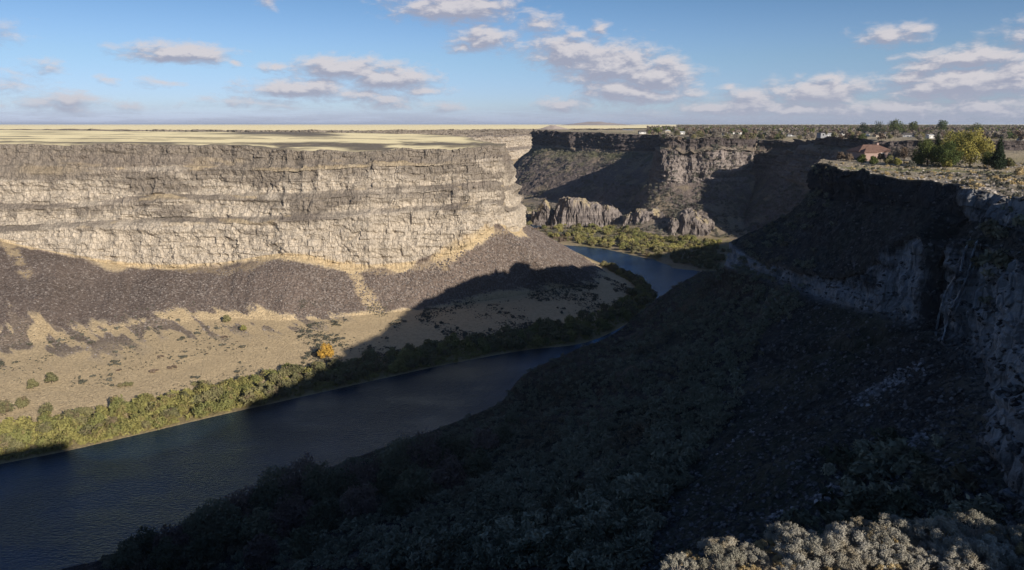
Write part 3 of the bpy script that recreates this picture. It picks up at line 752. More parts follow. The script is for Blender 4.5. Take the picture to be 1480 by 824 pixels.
# ---- ground queries
def sub_bvh(Pn, si, sj):
    Q = Pn[::si, ::sj]; f = grid_faces(Q.shape[0], Q.shape[1])
    return Q.reshape(-1, 3), f
def make_bvh(parts):
    V, Fc = join(parts)
    return BVHTree.FromPolygons(V.tolist(), Fc.tolist(), all_triangles=False)
def tri4(F3): return np.column_stack([F3, F3[:, :1]])[:, :3]
bvh_L = make_bvh([sub_bvh(PL, 2, 2)]); bvh_R = make_bvh([sub_bvh(PR, 3, 3)]); bvh_F = make_bvh([sub_bvh(PF, 2, 2)])
bvh_V = make_bvh([sub_bvh(VF, 2, 2)])
bvh_RP = BVHTree.FromPolygons(VR.tolist(), FR.tolist()); bvh_LP = BVHTree.FromPolygons(VL.tolist(), FL.tolist())
log('bvh')
def down(b, x, y, zt=400):
    h = b.ray_cast(Vector((x, y, zt)), Vector((0, 0, -1))); return None if h[0] is None else h[0]
def ray(bs, px, py):
    v = (py - 412) / F; u = (px - 740) / F
    d = Vector((u, CT - v * ST, -(ST + v * CT))).normalized(); best = None
    for b in bs:
        h = b.ray_cast(Vector((0, 0, CZ)), d)
        if h[0] is not None and (best is None or h[3] < best[3]): best = h
    return None if best is None else (best[0], best[1])
R_ = random.Random(12)
def scatter(meshes, mat_meshes, pts, name, label, cat, group, smin, smax, sink=.1, parts=None):
    out = []
    for i, p in enumerate(pts):
        me = meshes[R_.randrange(len(meshes))]
        s = R_.uniform(smin, smax)
        o = bpy.data.objects.new(name, me); C.objects.link(o)
        o.location = (p[0], p[1], p[2] - sink * s); o.rotation_euler = (R_.uniform(-.08, .08), R_.uniform(-.08, .08), R_.uniform(0, 6.28)); o.scale = (s * R_.uniform(.85, 1.25), s * R_.uniform(.85, 1.25), s * R_.uniform(.8, 1.15))
        o['label'] = label; o['category'] = cat; o['group'] = group
        out.append(o)
    return out
def protos(base, mat, n, R, H, cnt, size, seed, **kw):
    out = []
    for i in range(n):
        me = shrub_mesh(base, seed + i, R * (.85 + .1 * i), H, cnt, size, **kw); me.materials.append(mat); out.append(me)
    return out
def grid_pick(Pn, Tt_, U_, u0_, u1_, t0_, t1_, n, rnd, wfun=None):
    res = []
    ui = U_[:, 0]
    tries = 0
    while len(res) < n and tries < n * 60:
        tries += 1
        u_ = rnd.uniform(u0_, u1_); i = int(np.searchsorted(ui, u_)); i = min(max(i, 0), len(ui) - 1)
        t_ = rnd.uniform(t0_, t1_); j = int(np.argmin(np.abs(Tt_[i] - t_)))
        p = Pn[i, j]
        if wfun and rnd.random() > wfun(p): continue
        res.append(p)
    return res
def infr(p, m=30):
    a, b, d = proj(np.array(p, float)); return d > 1 and -m < a < 1480 + m and -m < b < 824 + m
def spread(pts, dmin):
    out = []
    for p in pts:
        if all((p[0] - q[0]) ** 2 + (p[1] - q[1]) ** 2 > dmin * dmin for q in out): out.append(p)
    return out

# ---- left bank willows: sunlit downstream, shaded upstream
TL, UL = LL.T, LL.U
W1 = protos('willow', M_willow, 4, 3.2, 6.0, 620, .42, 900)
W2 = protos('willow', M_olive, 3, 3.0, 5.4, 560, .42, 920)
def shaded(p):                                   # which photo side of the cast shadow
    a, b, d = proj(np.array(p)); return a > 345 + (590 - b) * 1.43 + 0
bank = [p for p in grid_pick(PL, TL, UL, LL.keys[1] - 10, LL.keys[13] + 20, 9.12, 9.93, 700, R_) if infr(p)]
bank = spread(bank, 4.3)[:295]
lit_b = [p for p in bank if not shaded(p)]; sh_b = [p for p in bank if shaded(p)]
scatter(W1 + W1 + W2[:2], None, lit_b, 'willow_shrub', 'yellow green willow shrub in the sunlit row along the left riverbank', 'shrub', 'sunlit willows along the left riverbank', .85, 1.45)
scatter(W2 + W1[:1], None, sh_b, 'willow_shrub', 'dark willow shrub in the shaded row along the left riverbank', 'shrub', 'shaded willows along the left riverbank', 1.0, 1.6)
log('bank', len(lit_b), len(sh_b))
# ---- low brush on the flat
SG = protos('sagebrush', M_sage, 3, 1.5, 1.5, 130, .26, 940, nb=6)
flat = []
def wflat(p):
    a, b, d = proj(p); n = float(fbm(np.array([p[0] / 22]), p[1] / 22, 0, 3, 77)[0])
    w = .25 if a < 430 else 1.0
    return w * float(ss(-.15, .3, np.array(n)))
flat = [p for p in grid_pick(PL, TL, UL, LL.keys[1], LL.keys[12], 7.95, 9.1, 700, R_, wflat) if infr(p)]
flat = spread(flat, 2.6)[:280]
f1_ = [p for p in flat if proj(p)[0] < 470]; f2_ = [p for p in flat if proj(p)[0] >= 470]
scatter(SG, None, f1_, 'flat_bush', 'low grey brown bush on the sunlit tan flat below the scree', 'bush', 'bushes on the sunlit river flat', .7, 1.7)
scatter(SG, None, f2_, 'flat_bush', 'low dark bush on the shaded flat inside the river bend', 'bush', 'bushes on the shaded river flat', .7, 1.7)
def stuffmesh(name, protoV, protoF, pts, smin, smax, seed, mat, nrm=None, sink=.1, squash=1.0, **props):
    r = np.random.default_rng(seed); n = len(pts); Pn = np.array(pts, float)
    a = r.random(n) * 6.28; s = r.uniform(smin, smax, n) if np.isscalar(smin) else smin
    ca, sa = np.cos(a), np.sin(a)
    k = r.integers(0, len(protoV), n); Vs, Fs, o = [], [], 0
    for q in range(len(protoV)):
        m = k == q
        if not m.any(): continue
        V0 = protoV[q]; mm = m.sum()
        X = V0[None, :, 0] * ca[m, None] - V0[None, :, 1] * sa[m, None]; Y_ = V0[None, :, 0] * sa[m, None] + V0[None, :, 1] * ca[m, None]
        Vq = np.stack([X, Y_, np.broadcast_to(V0[None, :, 2] * squash, X.shape)], -1) * s[m, None, None] + Pn[m, None, :]
        Vq[..., 2] -= sink * s[m, None]
        Fq = protoF[q][None] + (np.arange(mm) * len(V0))[:, None, None] + o
        Vs.append(Vq.reshape(-1, 3)); Fs.append(Fq.reshape(-1, Fq.shape[-1])); o += mm * len(V0)
    me = mesh_np(name, np.concatenate(Vs), np.concatenate(Fs))
    return put(name, me, mat, kind='stuff', **props)
tiny = [leaves(domeblobs(960 + i, 4, 1.2, 1.2, .4), 34, .34, 960 + i, 1.3) for i in range(4)]
far_pts = [p for p in grid_pick(PL, TL, UL, LL.keys[1], LL.keys[12], 7.7, 9.2, 5200, R_, wflat) if infr(p)]
stuffmesh('low_brush', [t[0] for t in tiny], [t[1] for t in tiny], far_pts, .3, .8, 5, M_sage, label='scattered low brush and grass tufts over the tan river flat', category='brush')
bk_pts = [p for p in grid_pick(PL, TL, UL, LL.keys[1], LL.keys[13], 9.08, 9.95, 3600, R_) if infr(p)]
stuffmesh('bank_brush', [t[0] for t in tiny], [t[1] for t in tiny], bk_pts, .8, 2.2, 25, M_willow, label='tangled low brush and reeds filling the left riverbank strip', category='brush')
# ---- individual trees and thickets on the left flat
def tree(name, label, cat, loc, H, crown_mat, blobs, n, size, trunk_mat=None, group=None, trunk_r=None, limbs=5, seed=1, elong=1.4, shell=.5, lean=0):
    t = empty(name, loc, R_.uniform(0, 6.28), 1, label=label, category=cat)
    if group: t['group'] = group
    V, Fc = leaves([(b[0] * H, b[1] * H, b[2] * H, b[3] * H) for b in blobs], n, size, seed, elong, shell)
    put('crown', mesh_np('crown', V, Fc), crown_mat, t)
    rr = trunk_r or H * .022; ps = [limb((0, 0, -.6), (0, 0, H * .45), rr * 1.3, rr * .8, 7)]
    rd = random.Random(seed)
    for i in range(limbs):
        b = blobs[i % len(blobs)]; ps.append(limb((0, 0, H * (.18 + .05 * i)), (b[0] * H, b[1] * H, b[2] * H), rr * .6, rr * .2, 5))
    V, Fc = join(ps); put('trunk', mesh_np('trunk', V, Fc), trunk_mat or M_bark, t)
    return t
ROUND = [(0, 0, .62, .26), (.16, .05, .5, .2), (-.15, .1, .52, .2), (.02, -.17, .48, .19), (-.05, .15, .68, .18), (.1, -.05, .78, .15), (-.12, -.1, .72, .16)]
LOWR = [(0, 0, .5, .3), (.25, .05, .4, .22), (-.26, .1, .38, .22), (.02, -.27, .36, .21), (-.05, .25, .45, .2), (.1, -.1, .72, .2), (-.15, -.05, .66, .2), (.2, .2, .3, .18), (-.2, -.2, .28, .18)]
WIDE = [(0, 0, .55, .27), (.3, .05, .45, .24), (-.3, .1, .45, .25), (.05, -.3, .42, .24), (-.05, .28, .5, .22), (.15, -.1, .75, .2), (-.16, -.05, .72, .2), (.34, .2, .3, .2), (-.34, -.2, .3, .2), (.22, -.25, .25, .2), (-.1, .05, .25, .22), (.4, -.05, .55, .16), (-.42, .02, .55, .15)]
CONE = [(0, 0, .15 + .085 * i, .20 * (1 - i / 10.5)) for i in range(10)] + [(.08, .05, .2, .14), (-.09, .04, .22, .14), (.02, -.1, .3, .12), (-.03, .09, .38, .11)]
def at(bs, px, py): h = ray(bs, px, py); return tuple(h[0])
tree('orange_tree', 'single bright orange autumn tree on the tan flat beside its shadow', 'tree', at([bvh_L], 472, 519), 12, M_orange, LOWR, 1500, .5, seed=31)
SMALLT = [((75, 554), 8, 'pale olive tree standing alone on the left flat under the fans'), ((48, 562), 7, 'small olive tree just left of the lone tree on the flat'), ((8, 600), 10, 'olive tree at the left edge of the flat by the riverbank'),
          ((34, 590), 8, 'second olive tree from the left edge of the flat'), ((68, 600), 8, 'rounded olive tree just behind the sunlit bank willows'), ((328, 466), 7, 'green bush tree at the foot of the scree slope'), ((352, 478), 5, 'tan yellow bush at the foot of the scree slope')]
for i, ((a, b), h_, lb) in enumerate(SMALLT):
    tree('bush_tree', lb, 'tree', at([bvh_L], a, b), h_, M_olive if i != 6 else M_willow, LOWR, 900, .42, seed=40 + i)
DK = protos('thicket', M_rust, 2, 3.6, 2.2, 420, .33, 980, nb=12); DG = protos('thicket', M_olive, 2, 4.2, 2.4, 480, .33, 985, nb=12)
for i, ((a, b), m_, s_, lb) in enumerate([((222, 538), DK, 1.1, 'rust brown round thicket on the middle of the sunlit flat'), ((250, 532), DK, 1.0, 'rust brown flat thicket right of its twin on the sunlit flat'), ((182, 558), DG, 1.3, 'grey green thicket on the flat above the riverbank willows'),
        ((233, 516), DK, .7, 'small dark bush on the flat nearest the dark fans'), ((288, 556), DG, 1.3, 'long grey thicket beside the faint track on the flat'), ((325, 488), DK, .8, 'small grey bush row left of the yellow bush below the scree'), ((172, 536), DK, .6, 'tiny dark bush standing left of the rust brown thicket')]):
    p = at([bvh_L], a, b); o = put('thicket', m_[i % 2], None, None, p, label=lb, category='bush'); o.scale = (s_ * 1.2, s_ * .9, s_ * .8)
# rusty brush by lower-left corner of the bank
scatter(protos('brush', M_rust, 2, 3, 3.6, 420, .4, 990), None, [at([bvh_L], a, b) for a, b in ((12, 622), (24, 616), (-5, 628), (40, 610))], 'rusty_shrub', 'rust purple bare shrub behind the willows at the left edge', 'shrub', 'rusty shrubs at the left edge of the bank', .8, 1.2)

# ---- scree boulders
def rock(seed):
    r = np.random.default_rng(seed)
    V = np.array([(0, 0, 1), (0, 0, -1), (1, 0, 0), (-1, 0, 0), (0, 1, 0), (0, -1, 0), (.6, .6, .6), (-.6, .6, -.5), (.6, -.6, -.5), (-.6, -.6, .6)]) * r.uniform(.6, 1.15, (10, 1)) * np.array((1, .8, .7))
    import mathutils
    bm = __import__('bmesh').new(); [bm.verts.new(v) for v in V]; __import__('bmesh').ops.convex_hull(bm, input=bm.verts[:])
    bm.verts.index_update(); Vv = np.array([v.co[:] for v in bm.verts]); Ff = np.array([[l.index for l in f.verts] for f in bm.faces if len(f.verts) == 3]); bm.free()
    return Vv, Ff
RK = [rock(i) for i in range(5)]
def fanw(p):
    return 1.0
gscree = G('scree rocks'); pz = gscree.node('ShaderNodeNewGeometry'); rn_ = gscree.node('ShaderNodeNewGeometry')
M_rocksL = gscree.out(gscree.mix(gscree.smooth(gscree.noise(pz.outputs['Position'], .8, 2), .4, .65), (.10, .08, .072), (.26, .225, .20)), .95)
gs2 = G('shade darkened scree rocks'); M_rocksR = gs2.out(gs2.mix(gs2.smooth(gs2.noise(gs2.node('ShaderNodeNewGeometry').outputs['Position'], .8, 2), .4, .65), (.045, .042, .042), (.15, .145, .145)), .95)  # darker copy of the scree colours, with the slope's shade put in
iL = []
for _ in range(40000):
    i = R_.randrange(LL.ns); j = R_.randrange(LL.nt)
    if 7.05 < TL[i, j] < 8.5 and masksL0[i, j] > .35 and infr(PL[i, j]): iL.append(PL[i, j])
stuffmesh('scree_rocks', [r[0] for r in RK], [r[1] for r in RK], iL, .35, 1.45, 7, M_rocksL, label='loose dark basalt blocks covering the sunlit scree slope', category='scree')
TR, UR = LR.T, LR.U
prR = proj(PR)
pl_ = []
for k in range(23000):
    a, b = R_.uniform(150, 1480), R_.uniform(380, 824) if k % 5 else R_.uniform(240, 480)
    if b < 824 - (a - 150) * .72 - 60: continue
    h = ray([bvh_R], a, b)
    if h is None or abs(h[1].z) < .35 or h[0].z < 1.2 or h[0].y < 45: continue
    pl_.append(tuple(h[0]))
pR = np.array(pl_); dR = np.linalg.norm(pR - np.array((0, 0, CZ)), axis=1)
bz = fbm(pR[:, 0] / 34, pR[:, 1] / 34, pR[:, 2] / 34, 4, 131)
a_, b_, c_ = proj(pR)
screezone = ss(-60, 60, (a_ - 1010) + (b_ - 640) * .55)            # bare blocks towards the right, brush towards the river
isrock = (bz + (screezone - .5) * 1.1 + np.random.default_rng(4).normal(size=len(bz)) * .12) > .05
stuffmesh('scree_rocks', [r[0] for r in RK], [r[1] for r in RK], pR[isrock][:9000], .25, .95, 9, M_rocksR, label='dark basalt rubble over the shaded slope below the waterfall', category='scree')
tr_ = []
for pts_, n_, w_ in (([(1178, 722), (1215, 700), (1255, 678), (1300, 652), (1335, 628)], 420, 5), ([(1240, 580), (1280, 558), (1330, 530)], 200, 9), ([(1105, 752), (1150, 735)], 60, 3), ([(985, 700), (1060, 640), (1140, 590)], 30, 2)):
    for k in range(n_):
        q = R_.randrange(len(pts_) - 1); t = R_.random(); a = pts_[q][0] * (1 - t) + pts_[q + 1][0] * t + R_.gauss(0, w_); b = pts_[q][1] * (1 - t) + pts_[q + 1][1] * t + R_.gauss(0, w_ * .5)
        h = ray([bvh_R], a, b)
        if h: tr_.append(tuple(h[0]))
gs3 = G('pale rubble'); M_rub = gs3.out(gs3.mix(gs3.smooth(gs3.noise(gs3.node('ShaderNodeNewGeometry').outputs['Position'], .8, 2), .4, .65), (.16, .15, .15), (.36, .34, .34)), .95)
stuffmesh('pale_rubble', [r[0] for r in RK], [r[1] for r in RK], tr_, .25, .9, 19, M_rub, label='pale rubble strewn down a chute on the shaded slope', category='rubble')
# ---- shrubs on the dark slope: the nearest 300 as things, the rest as brush
brush = pR[~isrock]; db = dR[~isrock]; order = np.argsort(db / (1 + 0 * db)); brush = brush[order]
vis = [p for p in brush if infr(p, 0)]
SD_ = protos('slope shrub', M_sagedk, 4, 1.5, 2.0, 240, .22, 1000, nb=7)
big = spread(vis[:1500], 2.4)[:290]
keys_ = set((round(p[0], 3), round(p[1], 3)) for p in big)
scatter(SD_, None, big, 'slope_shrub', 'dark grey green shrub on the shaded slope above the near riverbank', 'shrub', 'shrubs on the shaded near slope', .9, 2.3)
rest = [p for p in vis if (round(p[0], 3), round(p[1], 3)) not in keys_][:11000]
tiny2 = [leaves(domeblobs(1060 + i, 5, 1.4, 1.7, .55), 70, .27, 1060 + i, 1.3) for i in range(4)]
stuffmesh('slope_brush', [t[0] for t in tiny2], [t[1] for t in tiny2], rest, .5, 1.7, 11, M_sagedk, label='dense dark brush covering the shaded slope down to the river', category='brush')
log('slope', len(big), len(rest))
# ---- tall dark trees along the near bank
NB = [(185, 822, 9), (215, 806, 10), (250, 800, 9), (285, 782, 11), (318, 768, 12), (350, 752, 12), (385, 742, 13), (408, 722, 14), (435, 716, 15), (462, 722, 14), (490, 726, 12), (515, 712, 11), (340, 790, 10), (380, 785, 11), (425, 770, 12), (470, 768, 11), (300, 815, 10),
      (545, 700, 10), (570, 690, 14), (595, 682, 15), (622, 678, 14), (648, 672, 12), (675, 664, 10), (700, 655, 9), (560, 720, 10), (600, 722, 10), (650, 708, 10), (690, 690, 9), (725, 640, 7), (520, 745, 10), (575, 750, 9), (240, 822, 9), (380, 818, 9), (440, 808, 9), (740, 612, 5)]
NBL = ['dark leafless looking tree in the row along the near riverbank']
for i, (a, b, h_) in enumerate(NB):
    h = ray([bvh_R], a, b)
    if h is None: continue
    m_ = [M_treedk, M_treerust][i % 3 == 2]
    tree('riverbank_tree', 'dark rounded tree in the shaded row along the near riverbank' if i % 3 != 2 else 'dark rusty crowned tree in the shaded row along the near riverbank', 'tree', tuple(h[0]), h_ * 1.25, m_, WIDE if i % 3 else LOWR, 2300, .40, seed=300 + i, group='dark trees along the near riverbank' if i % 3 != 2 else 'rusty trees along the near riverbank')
# ---- bushes on the far flat beyond the bend
FB1 = protos('far bush', M_willow, 3, 5.0, 6.5, 420, .75, 1100); FB2 = protos('far bush', M_olive, 2, 5.0, 6.0, 420, .75, 1110); FB3 = protos('far bush', M_rust, 2, 4.0, 3.6, 260, .7, 1120)
fp1, fp2, fp3 = [], [], []
for k in range(900):
    a, b = R_.uniform(762, 1045), R_.uniform(325, 392)
    h = ray([bvh_V, bvh_F, bvh_L, bvh_R], a, b)
    if h is None or h[0].z < .7 or h[0].y < 780: continue
    lowline = np.interp(a, [762, 800, 870, 904, 948, 1006, 1045], [335, 350, 357, 363, 373, 388, 390])
    topline = np.interp(a, [762, 790, 880, 1000, 1045], [326, 322, 328, 344, 350])
    if not (topline < b < lowline): continue
    dd = ((h[0].x, h[0].y, h[0].z))
    if a < 830 and R_.random() < .55: fp3.append(dd)
    elif (b > 362 and a > 900) or R_.random() < .3: fp2.append(dd)
    else: fp1.append(dd)
fp1 = spread(fp1, 6.5); fp2 = spread(fp2, 6); fp3 = spread(fp3, 5)
scatter(FB1, None, fp1, 'willow_bush', 'round yellow green bush on the flat below the rock knobs', 'bush', 'yellow green bushes below the rock knobs', .6, 1.25)
scatter(FB2, None, fp2, 'olive_bush', 'dull dark green bush on the flat at the far river bend', 'bush', 'dark green bushes at the far river bend', .6, 1.2)
scatter(FB3, None, fp3, 'brown_bush', 'low rusty brown bush at the left end of the far flat', 'bush', 'rusty bushes at the left end of the far flat', .5, 1.1)
log('far bushes', len(fp1), len(fp2), len(fp3))

fbp = []
for k in range(5200):
    a, b = R_.uniform(735, 1235), R_.uniform(204, 345)
    h = ray([bvh_F, bvh_V, bvh_L, bvh_R], a, b)
    if h is None or h[0].y < 900 or abs(h[1].z) < .45 or h[0].z > 133 or h[0].z < 1.2: continue
    if fbm(np.array([h[0].x / 30]), h[0].y / 30, 3, 3, 88)[0] < -.12: continue
    fbp.append(tuple(h[0]))
stuffmesh('far_brush', [t[0] for t in tiny2], [t[1] for t in tiny2], fbp, .8, 2.6, 27, M_sage, label='scattered brush over the far talus slopes beyond the river bend', category='brush')
# ================================================================== ROCK KNOBS (pillars beside the river)
def knob(name, label, pxl, pxr, ybase, d, tops, depth, seed, skirt=.25):
    """outcrop standing on the flat; tops = (fraction, photo row) of its skyline"""
    pl, pr = P(pxl, ybase, d), P(pxr, ybase, d); cx_ = (pl[0] + pr[0]) / 2; hw = (pr[0] - pl[0]) / 2 * 1.16
    nx, ny = 150, 90
    X_, Y_ = np.meshgrid(np.linspace(-1.15, 1.15, nx), np.linspace(-1.15, 1.15, ny), indexing='ij')
    f = np.interp(X_, [2 * a - 1 for a, b in tops], [CZ - (d) * ratio(b) for a, b in tops])
    wx, wy = cx_ + X_ * hw, d + Y_ * depth
    r = np.sqrt(np.abs(X_) ** 2.6 + np.abs(Y_) ** 2.6) ** (1 / 1.3) + fbm(wx / 11, wy / 11, 0, 4, seed) * .38 + np.abs(vn(wx / 6, wy / 6, 1, seed + 2)) * .14
    edge = 1 - ss(.62, 1.0, r)
    prof = edge * .82 + (1 - ss(.2, 1.08, r)) * .18
    z = (f + fbm(wx / 12, wy / 12, 2, 3, seed + 5) * 3.5 - 2 + np.abs(vn(wx / 5, wy / 5, 4, seed + 8)) * -3) * prof - 3 * (1 - prof)
    cr = np.abs(vn(wx / 4.5, wy / 30, 7, seed + 11))
    z = z - (1 - ss(.0, .3, cr)) * 1.2 * ss(.1, .5, prof) + fbm(wx / 16, wy / 16, 1, 3, seed + 30) * 9 * prof
    wx = wx + fbm(wx / 7, wy / 7, z / 7, 4, seed + 40) * 6 * edge; wy = wy + fbm(wx / 7, wy / 7, z / 7, 4, seed + 41) * 7; z = z + fbm(wx / 5, wy / 5, z / 5, 3, seed + 42) * 3 * edge
    Pn = np.stack([wx, wy, z], -1)
    mk, ex = masks(X_.shape)
    sl = np.hypot(*np.gradient(z)) / 1.0
    mk[..., 1] = np.clip(ss(.8, .97, prof) * ss(-.1, .3, fbm(wx / 10, wy / 10, 5, 3, seed + 3)), 0, 1) * .9
    ex[..., 0] = .1
    me = mesh_np(name, Pn.reshape(-1, 3), grid_faces(nx, ny), dict(mask=mk.reshape(-1, 4), extra=ex.reshape(-1, 4)))
    put(name, me, M_knob, label=label, category='rock')
M_knob = terrain_mat('pinkish basalt knob', (.13, .11, .105), (.34, .29, .26), (.12, .10, .09), (.25, .21, .19), (.46, .37, .23), (.34, .28, .17), (.1, .1, .04), .5, crk=.5)
knob('rock_outcrop', 'jagged pinnacle rock at the left end of the knobs by the river', 770, 808, 324, 1235, [(0, 300), (.25, 300), (.45, 283), (.6, 292), (.8, 302), (1, 300)], 20, 1)
knob('rock_outcrop', 'largest rock knob with a peak on its left and a flat tan top', 794, 900, 327, 1212, [(0, 300), (.12, 292), (.27, 280), (.42, 285), (.6, 292), (.8, 296), (1, 300)], 34, 2)
knob('rock_outcrop', 'second rock knob right of the largest one beside a dark gap', 900, 972, 335, 1165, [(0, 312), (.2, 303), (.4, 300), (.6, 303), (.8, 308), (1, 318)], 28, 3)
knob('rock_outcrop', 'rightmost rock knob half in shadow with pale streaks', 968, 1032, 344, 1100, [(0, 312), (.3, 305), (.5, 305), (.75, 314), (1, 326)], 26, 4)
knob('rock_outcrop', 'low tan rock shelf at the water in the gap left of the knobs', 744, 782, 318, 1300, [(0, 300), (.5, 306), (1, 316)], 30, 5)

# ================================================================== WATERFALL
gw = G('falling water'); tw = gw.node('ShaderNodeNewGeometry').outputs['Position']
M_fall = gw.out(gw.mix(gw.smooth(gw.noise(gw.scalev(tw, (1.2, 1.2, .25)), 1, 4), .35, .65), (.05, .055, .065), (.26, .28, .31)), .35, None, .5)
strands = [([(1462, 308), (1455, 325), (1440, 342)], .5), ([(1402, 345), (1392, 372), (1388, 392), (1380, 402), (1366, 425), (1356, 462), (1352, 490)], .75), ([(1412, 348), (1404, 372), (1399, 398), (1388, 420), (1374, 450), (1366, 478), (1360, 500)], .6),
           ([(1396, 402), (1382, 408), (1370, 420)], .45), ([(1418, 352), (1410, 380), (1400, 410), (1385, 440), (1372, 470)], .35), ([(1380, 402), (1372, 430), (1362, 460)], .4)]
wv_, wf_ = [], []
falls = []
for pts, w_ in strands:
    fine = []
    for (a, b), (c, d) in zip(pts[:-1], pts[1:]):
        for k in range(6): fine.append((a + (c - a) * k / 6, b + (d - b) * k / 6))
    hits = []
    for k, (a, b) in enumerate(fine):
        h = ray([bvh_R], a + R_.uniform(-.8, .8), b)
        if h: hits.append(np.array(h[0]) - np.array(Vector((h[0].x, h[0].y, h[0].z - CZ)).normalized()) * .9)
    ps = []
    for k in range(len(hits) - 1):
        rr = w_ * (.15 + .3 * abs(math.sin(k * 1.7)))
        if np.linalg.norm(hits[k] - hits[k + 1]) > 9:
            if len(ps) > 1: falls.append(join(ps))
            ps = []; continue
        ps.append(limb(hits[k], hits[k + 1], rr, w_ * (.15 + .3 * abs(math.sin((k + 1) * 1.7))), 5))
    if ps: falls.append(join(ps))
put('waterfall', mesh_np('waterfall', *falls[0]), M_fall, label='short thin upper fall near the rim at the right edge', category='waterfall')
wfall = empty('waterfall', tuple(falls[1][0][-1]), 0, 1, label='tall waterfall of several thin streams in the dark notch of the right cliff', category='waterfall')
for V, Fc in falls[1:]: put('stream', mesh_np('stream', V - np.array(wfall.location), Fc), M_fall, wfall)

# ================================================================== NEAR LEDGE SAGEBRUSH
def near_bush(seed, R, H, n, leafmat):
    t = empty('sagebrush', (0, 0, 0))
    r = np.random.default_rng(seed); tufts = []
    for i in range(30):
        a = r.random() * 6.28; q = math.sqrt(r.random()); ph = q * 1.35
        tufts.append((R * math.sin(ph) * math.cos(a), R * math.sin(ph) * math.sin(a), H * (.18 + .72 * math.cos(ph)) * r.uniform(.8, 1.1), R * r.uniform(.14, .26)))
    V, Fc = leaves(tufts, n, .0105, seed, 3.0, .0, .8)
    put('foliage', mesh_np('foliage', V, Fc), leafmat, t)
    ps = [limb((0, 0, -.1), (b[0] * .9, b[1] * .9, b[2] * .92), .014, .005, 4) for b in tufts]
    V, Fc = join(ps); put('stems', mesh_np('stems', V, Fc), M_barkpale, t)
    return t
NBp = [near_bush(1200 + i, .42 + .08 * i, .50 + .08 * i, 9000, M_sagenear) for i in range(3)] + [near_bush(1210, .36, .36, 5000, M_rabbit)]
def copy_tree_(o):
    c = o.copy(); C.objects.link(c)
    for ch in o.children:
        d = ch.copy(); C.objects.link(d); d.parent = c
    return c
used = set(); cnt = 0
pts = []
rr_ = random.Random(3)
for k in range(1400):
    x_, y_ = rr_.uniform(2.5, 19), rr_.uniform(13.5, 22.5)
    q = None
    for b in (bvh_RP, bvh_R):
        h = down(b, x_, y_, 165)
        if h is not None and (q is None or h.z > q.z): q = h
    if q is None or q.z < 146.3 or not infr(q, 70) or proj(np.array(q))[0] < 975: continue
    if all((q.x - p[0]) ** 2 + (q.y - p[1]) ** 2 > .52 ** 2 for p in pts): pts.append(tuple(q))
for p in pts:
    i = rr_.randrange(3) if rr_.random() > (.45 if p[0] < 9 else .2) else 3
    o = NBp[i] if i not in used else copy_tree_(NBp[i]); used.add(i)
    s_ = rr_.uniform(.7, 1.25); o.location = (p[0], p[1], p[2] - .05); o.rotation_euler = (0, 0, rr_.uniform(0, 6.28)); o.scale = (s_, s_, s_ * rr_.uniform(.85, 1.15))
    litp = p[0] < 9.3
    o.name = 'sagebrush' if i < 3 else 'dry_brush'
    o['category'] = 'bush'
    o['label'] = ('silver grey sagebrush on the sunlit end of the near rim ledge' if litp else 'blue grey sagebrush on the shaded end of the near rim ledge') if i < 3 else ('straw yellow dry brush among sagebrush on the sunlit rim ledge' if litp else 'straw coloured dry brush on the shaded end of the rim ledge')
    o['group'] = ('sunlit ' if litp else 'shaded ') + ('sagebrush' if i < 3 else 'dry brush') + ' on the near ledge'
log('ledge', len(pts))
# unseen junipers added outside the frame to cast shade on the ledge's right
for i, (x_, y_, h_) in enumerate([(18.6, 11.6, 4.7), (21.3, 13.8, 4.9), (24.5, 15.8, 4.7)]):
    q = down(bvh_RP, x_, y_, 170)
    if q: tree('added_shade_juniper', ['dense dark juniper added out of view to shade the ledge', 'middle dark juniper added out of view to shade the ledge', 'outermost dark juniper added out of view to shade the ledge'][i], 'tree', tuple(q), h_, M_dkgreen, WIDE, 5200, .2, seed=70 + i)

# ================================================================== TOWN
M_wallw = G('white siding').out((.52, .50, .47), .8); M_wallt = G('tan stucco').out((.42, .35, .27), .85); M_wallp = G('pinkish brick').out((.30, .21, .18), .85); M_wallg = G('grey siding').out((.26, .26, .27), .8)
def roofmat(n, c):
    g = G(n); p = g.node('ShaderNodeNewGeometry').outputs['Position']; return g.out(g.mix(g.smooth(g.noise(p, .9, 4), .35, .65), c, tuple(k * .72 for k in c)), .9)
M_roofr = roofmat('red tile roof', (.19, .115, .09)); M_roofd = roofmat('dark shingle roof', (.10, .09, .085)); M_roofb = roofmat('brown shingle roof', (.19, .135, .10)); M_rooft = roofmat('tan roof', (.42, .35, .25)); M_roofw = roofmat('white metal roof', (.45, .45, .45))
M_glass = G('window glass').out((.02, .025, .03), .1, None, .6); M_trim = G('white trim').out((.75, .74, .7), .7)
def box(x0, x1, y0, y1, z0, z1):
    V = np.array([(x, y, z) for x in (x0, x1) for y in (y0, y1) for z in (z0, z1)], float)
    return V, np.array([(0, 1, 3, 2), (4, 6, 7, 5), (0, 4, 5, 1), (2, 3, 7, 6), (0, 2, 6, 4), (1, 5, 7, 3)])
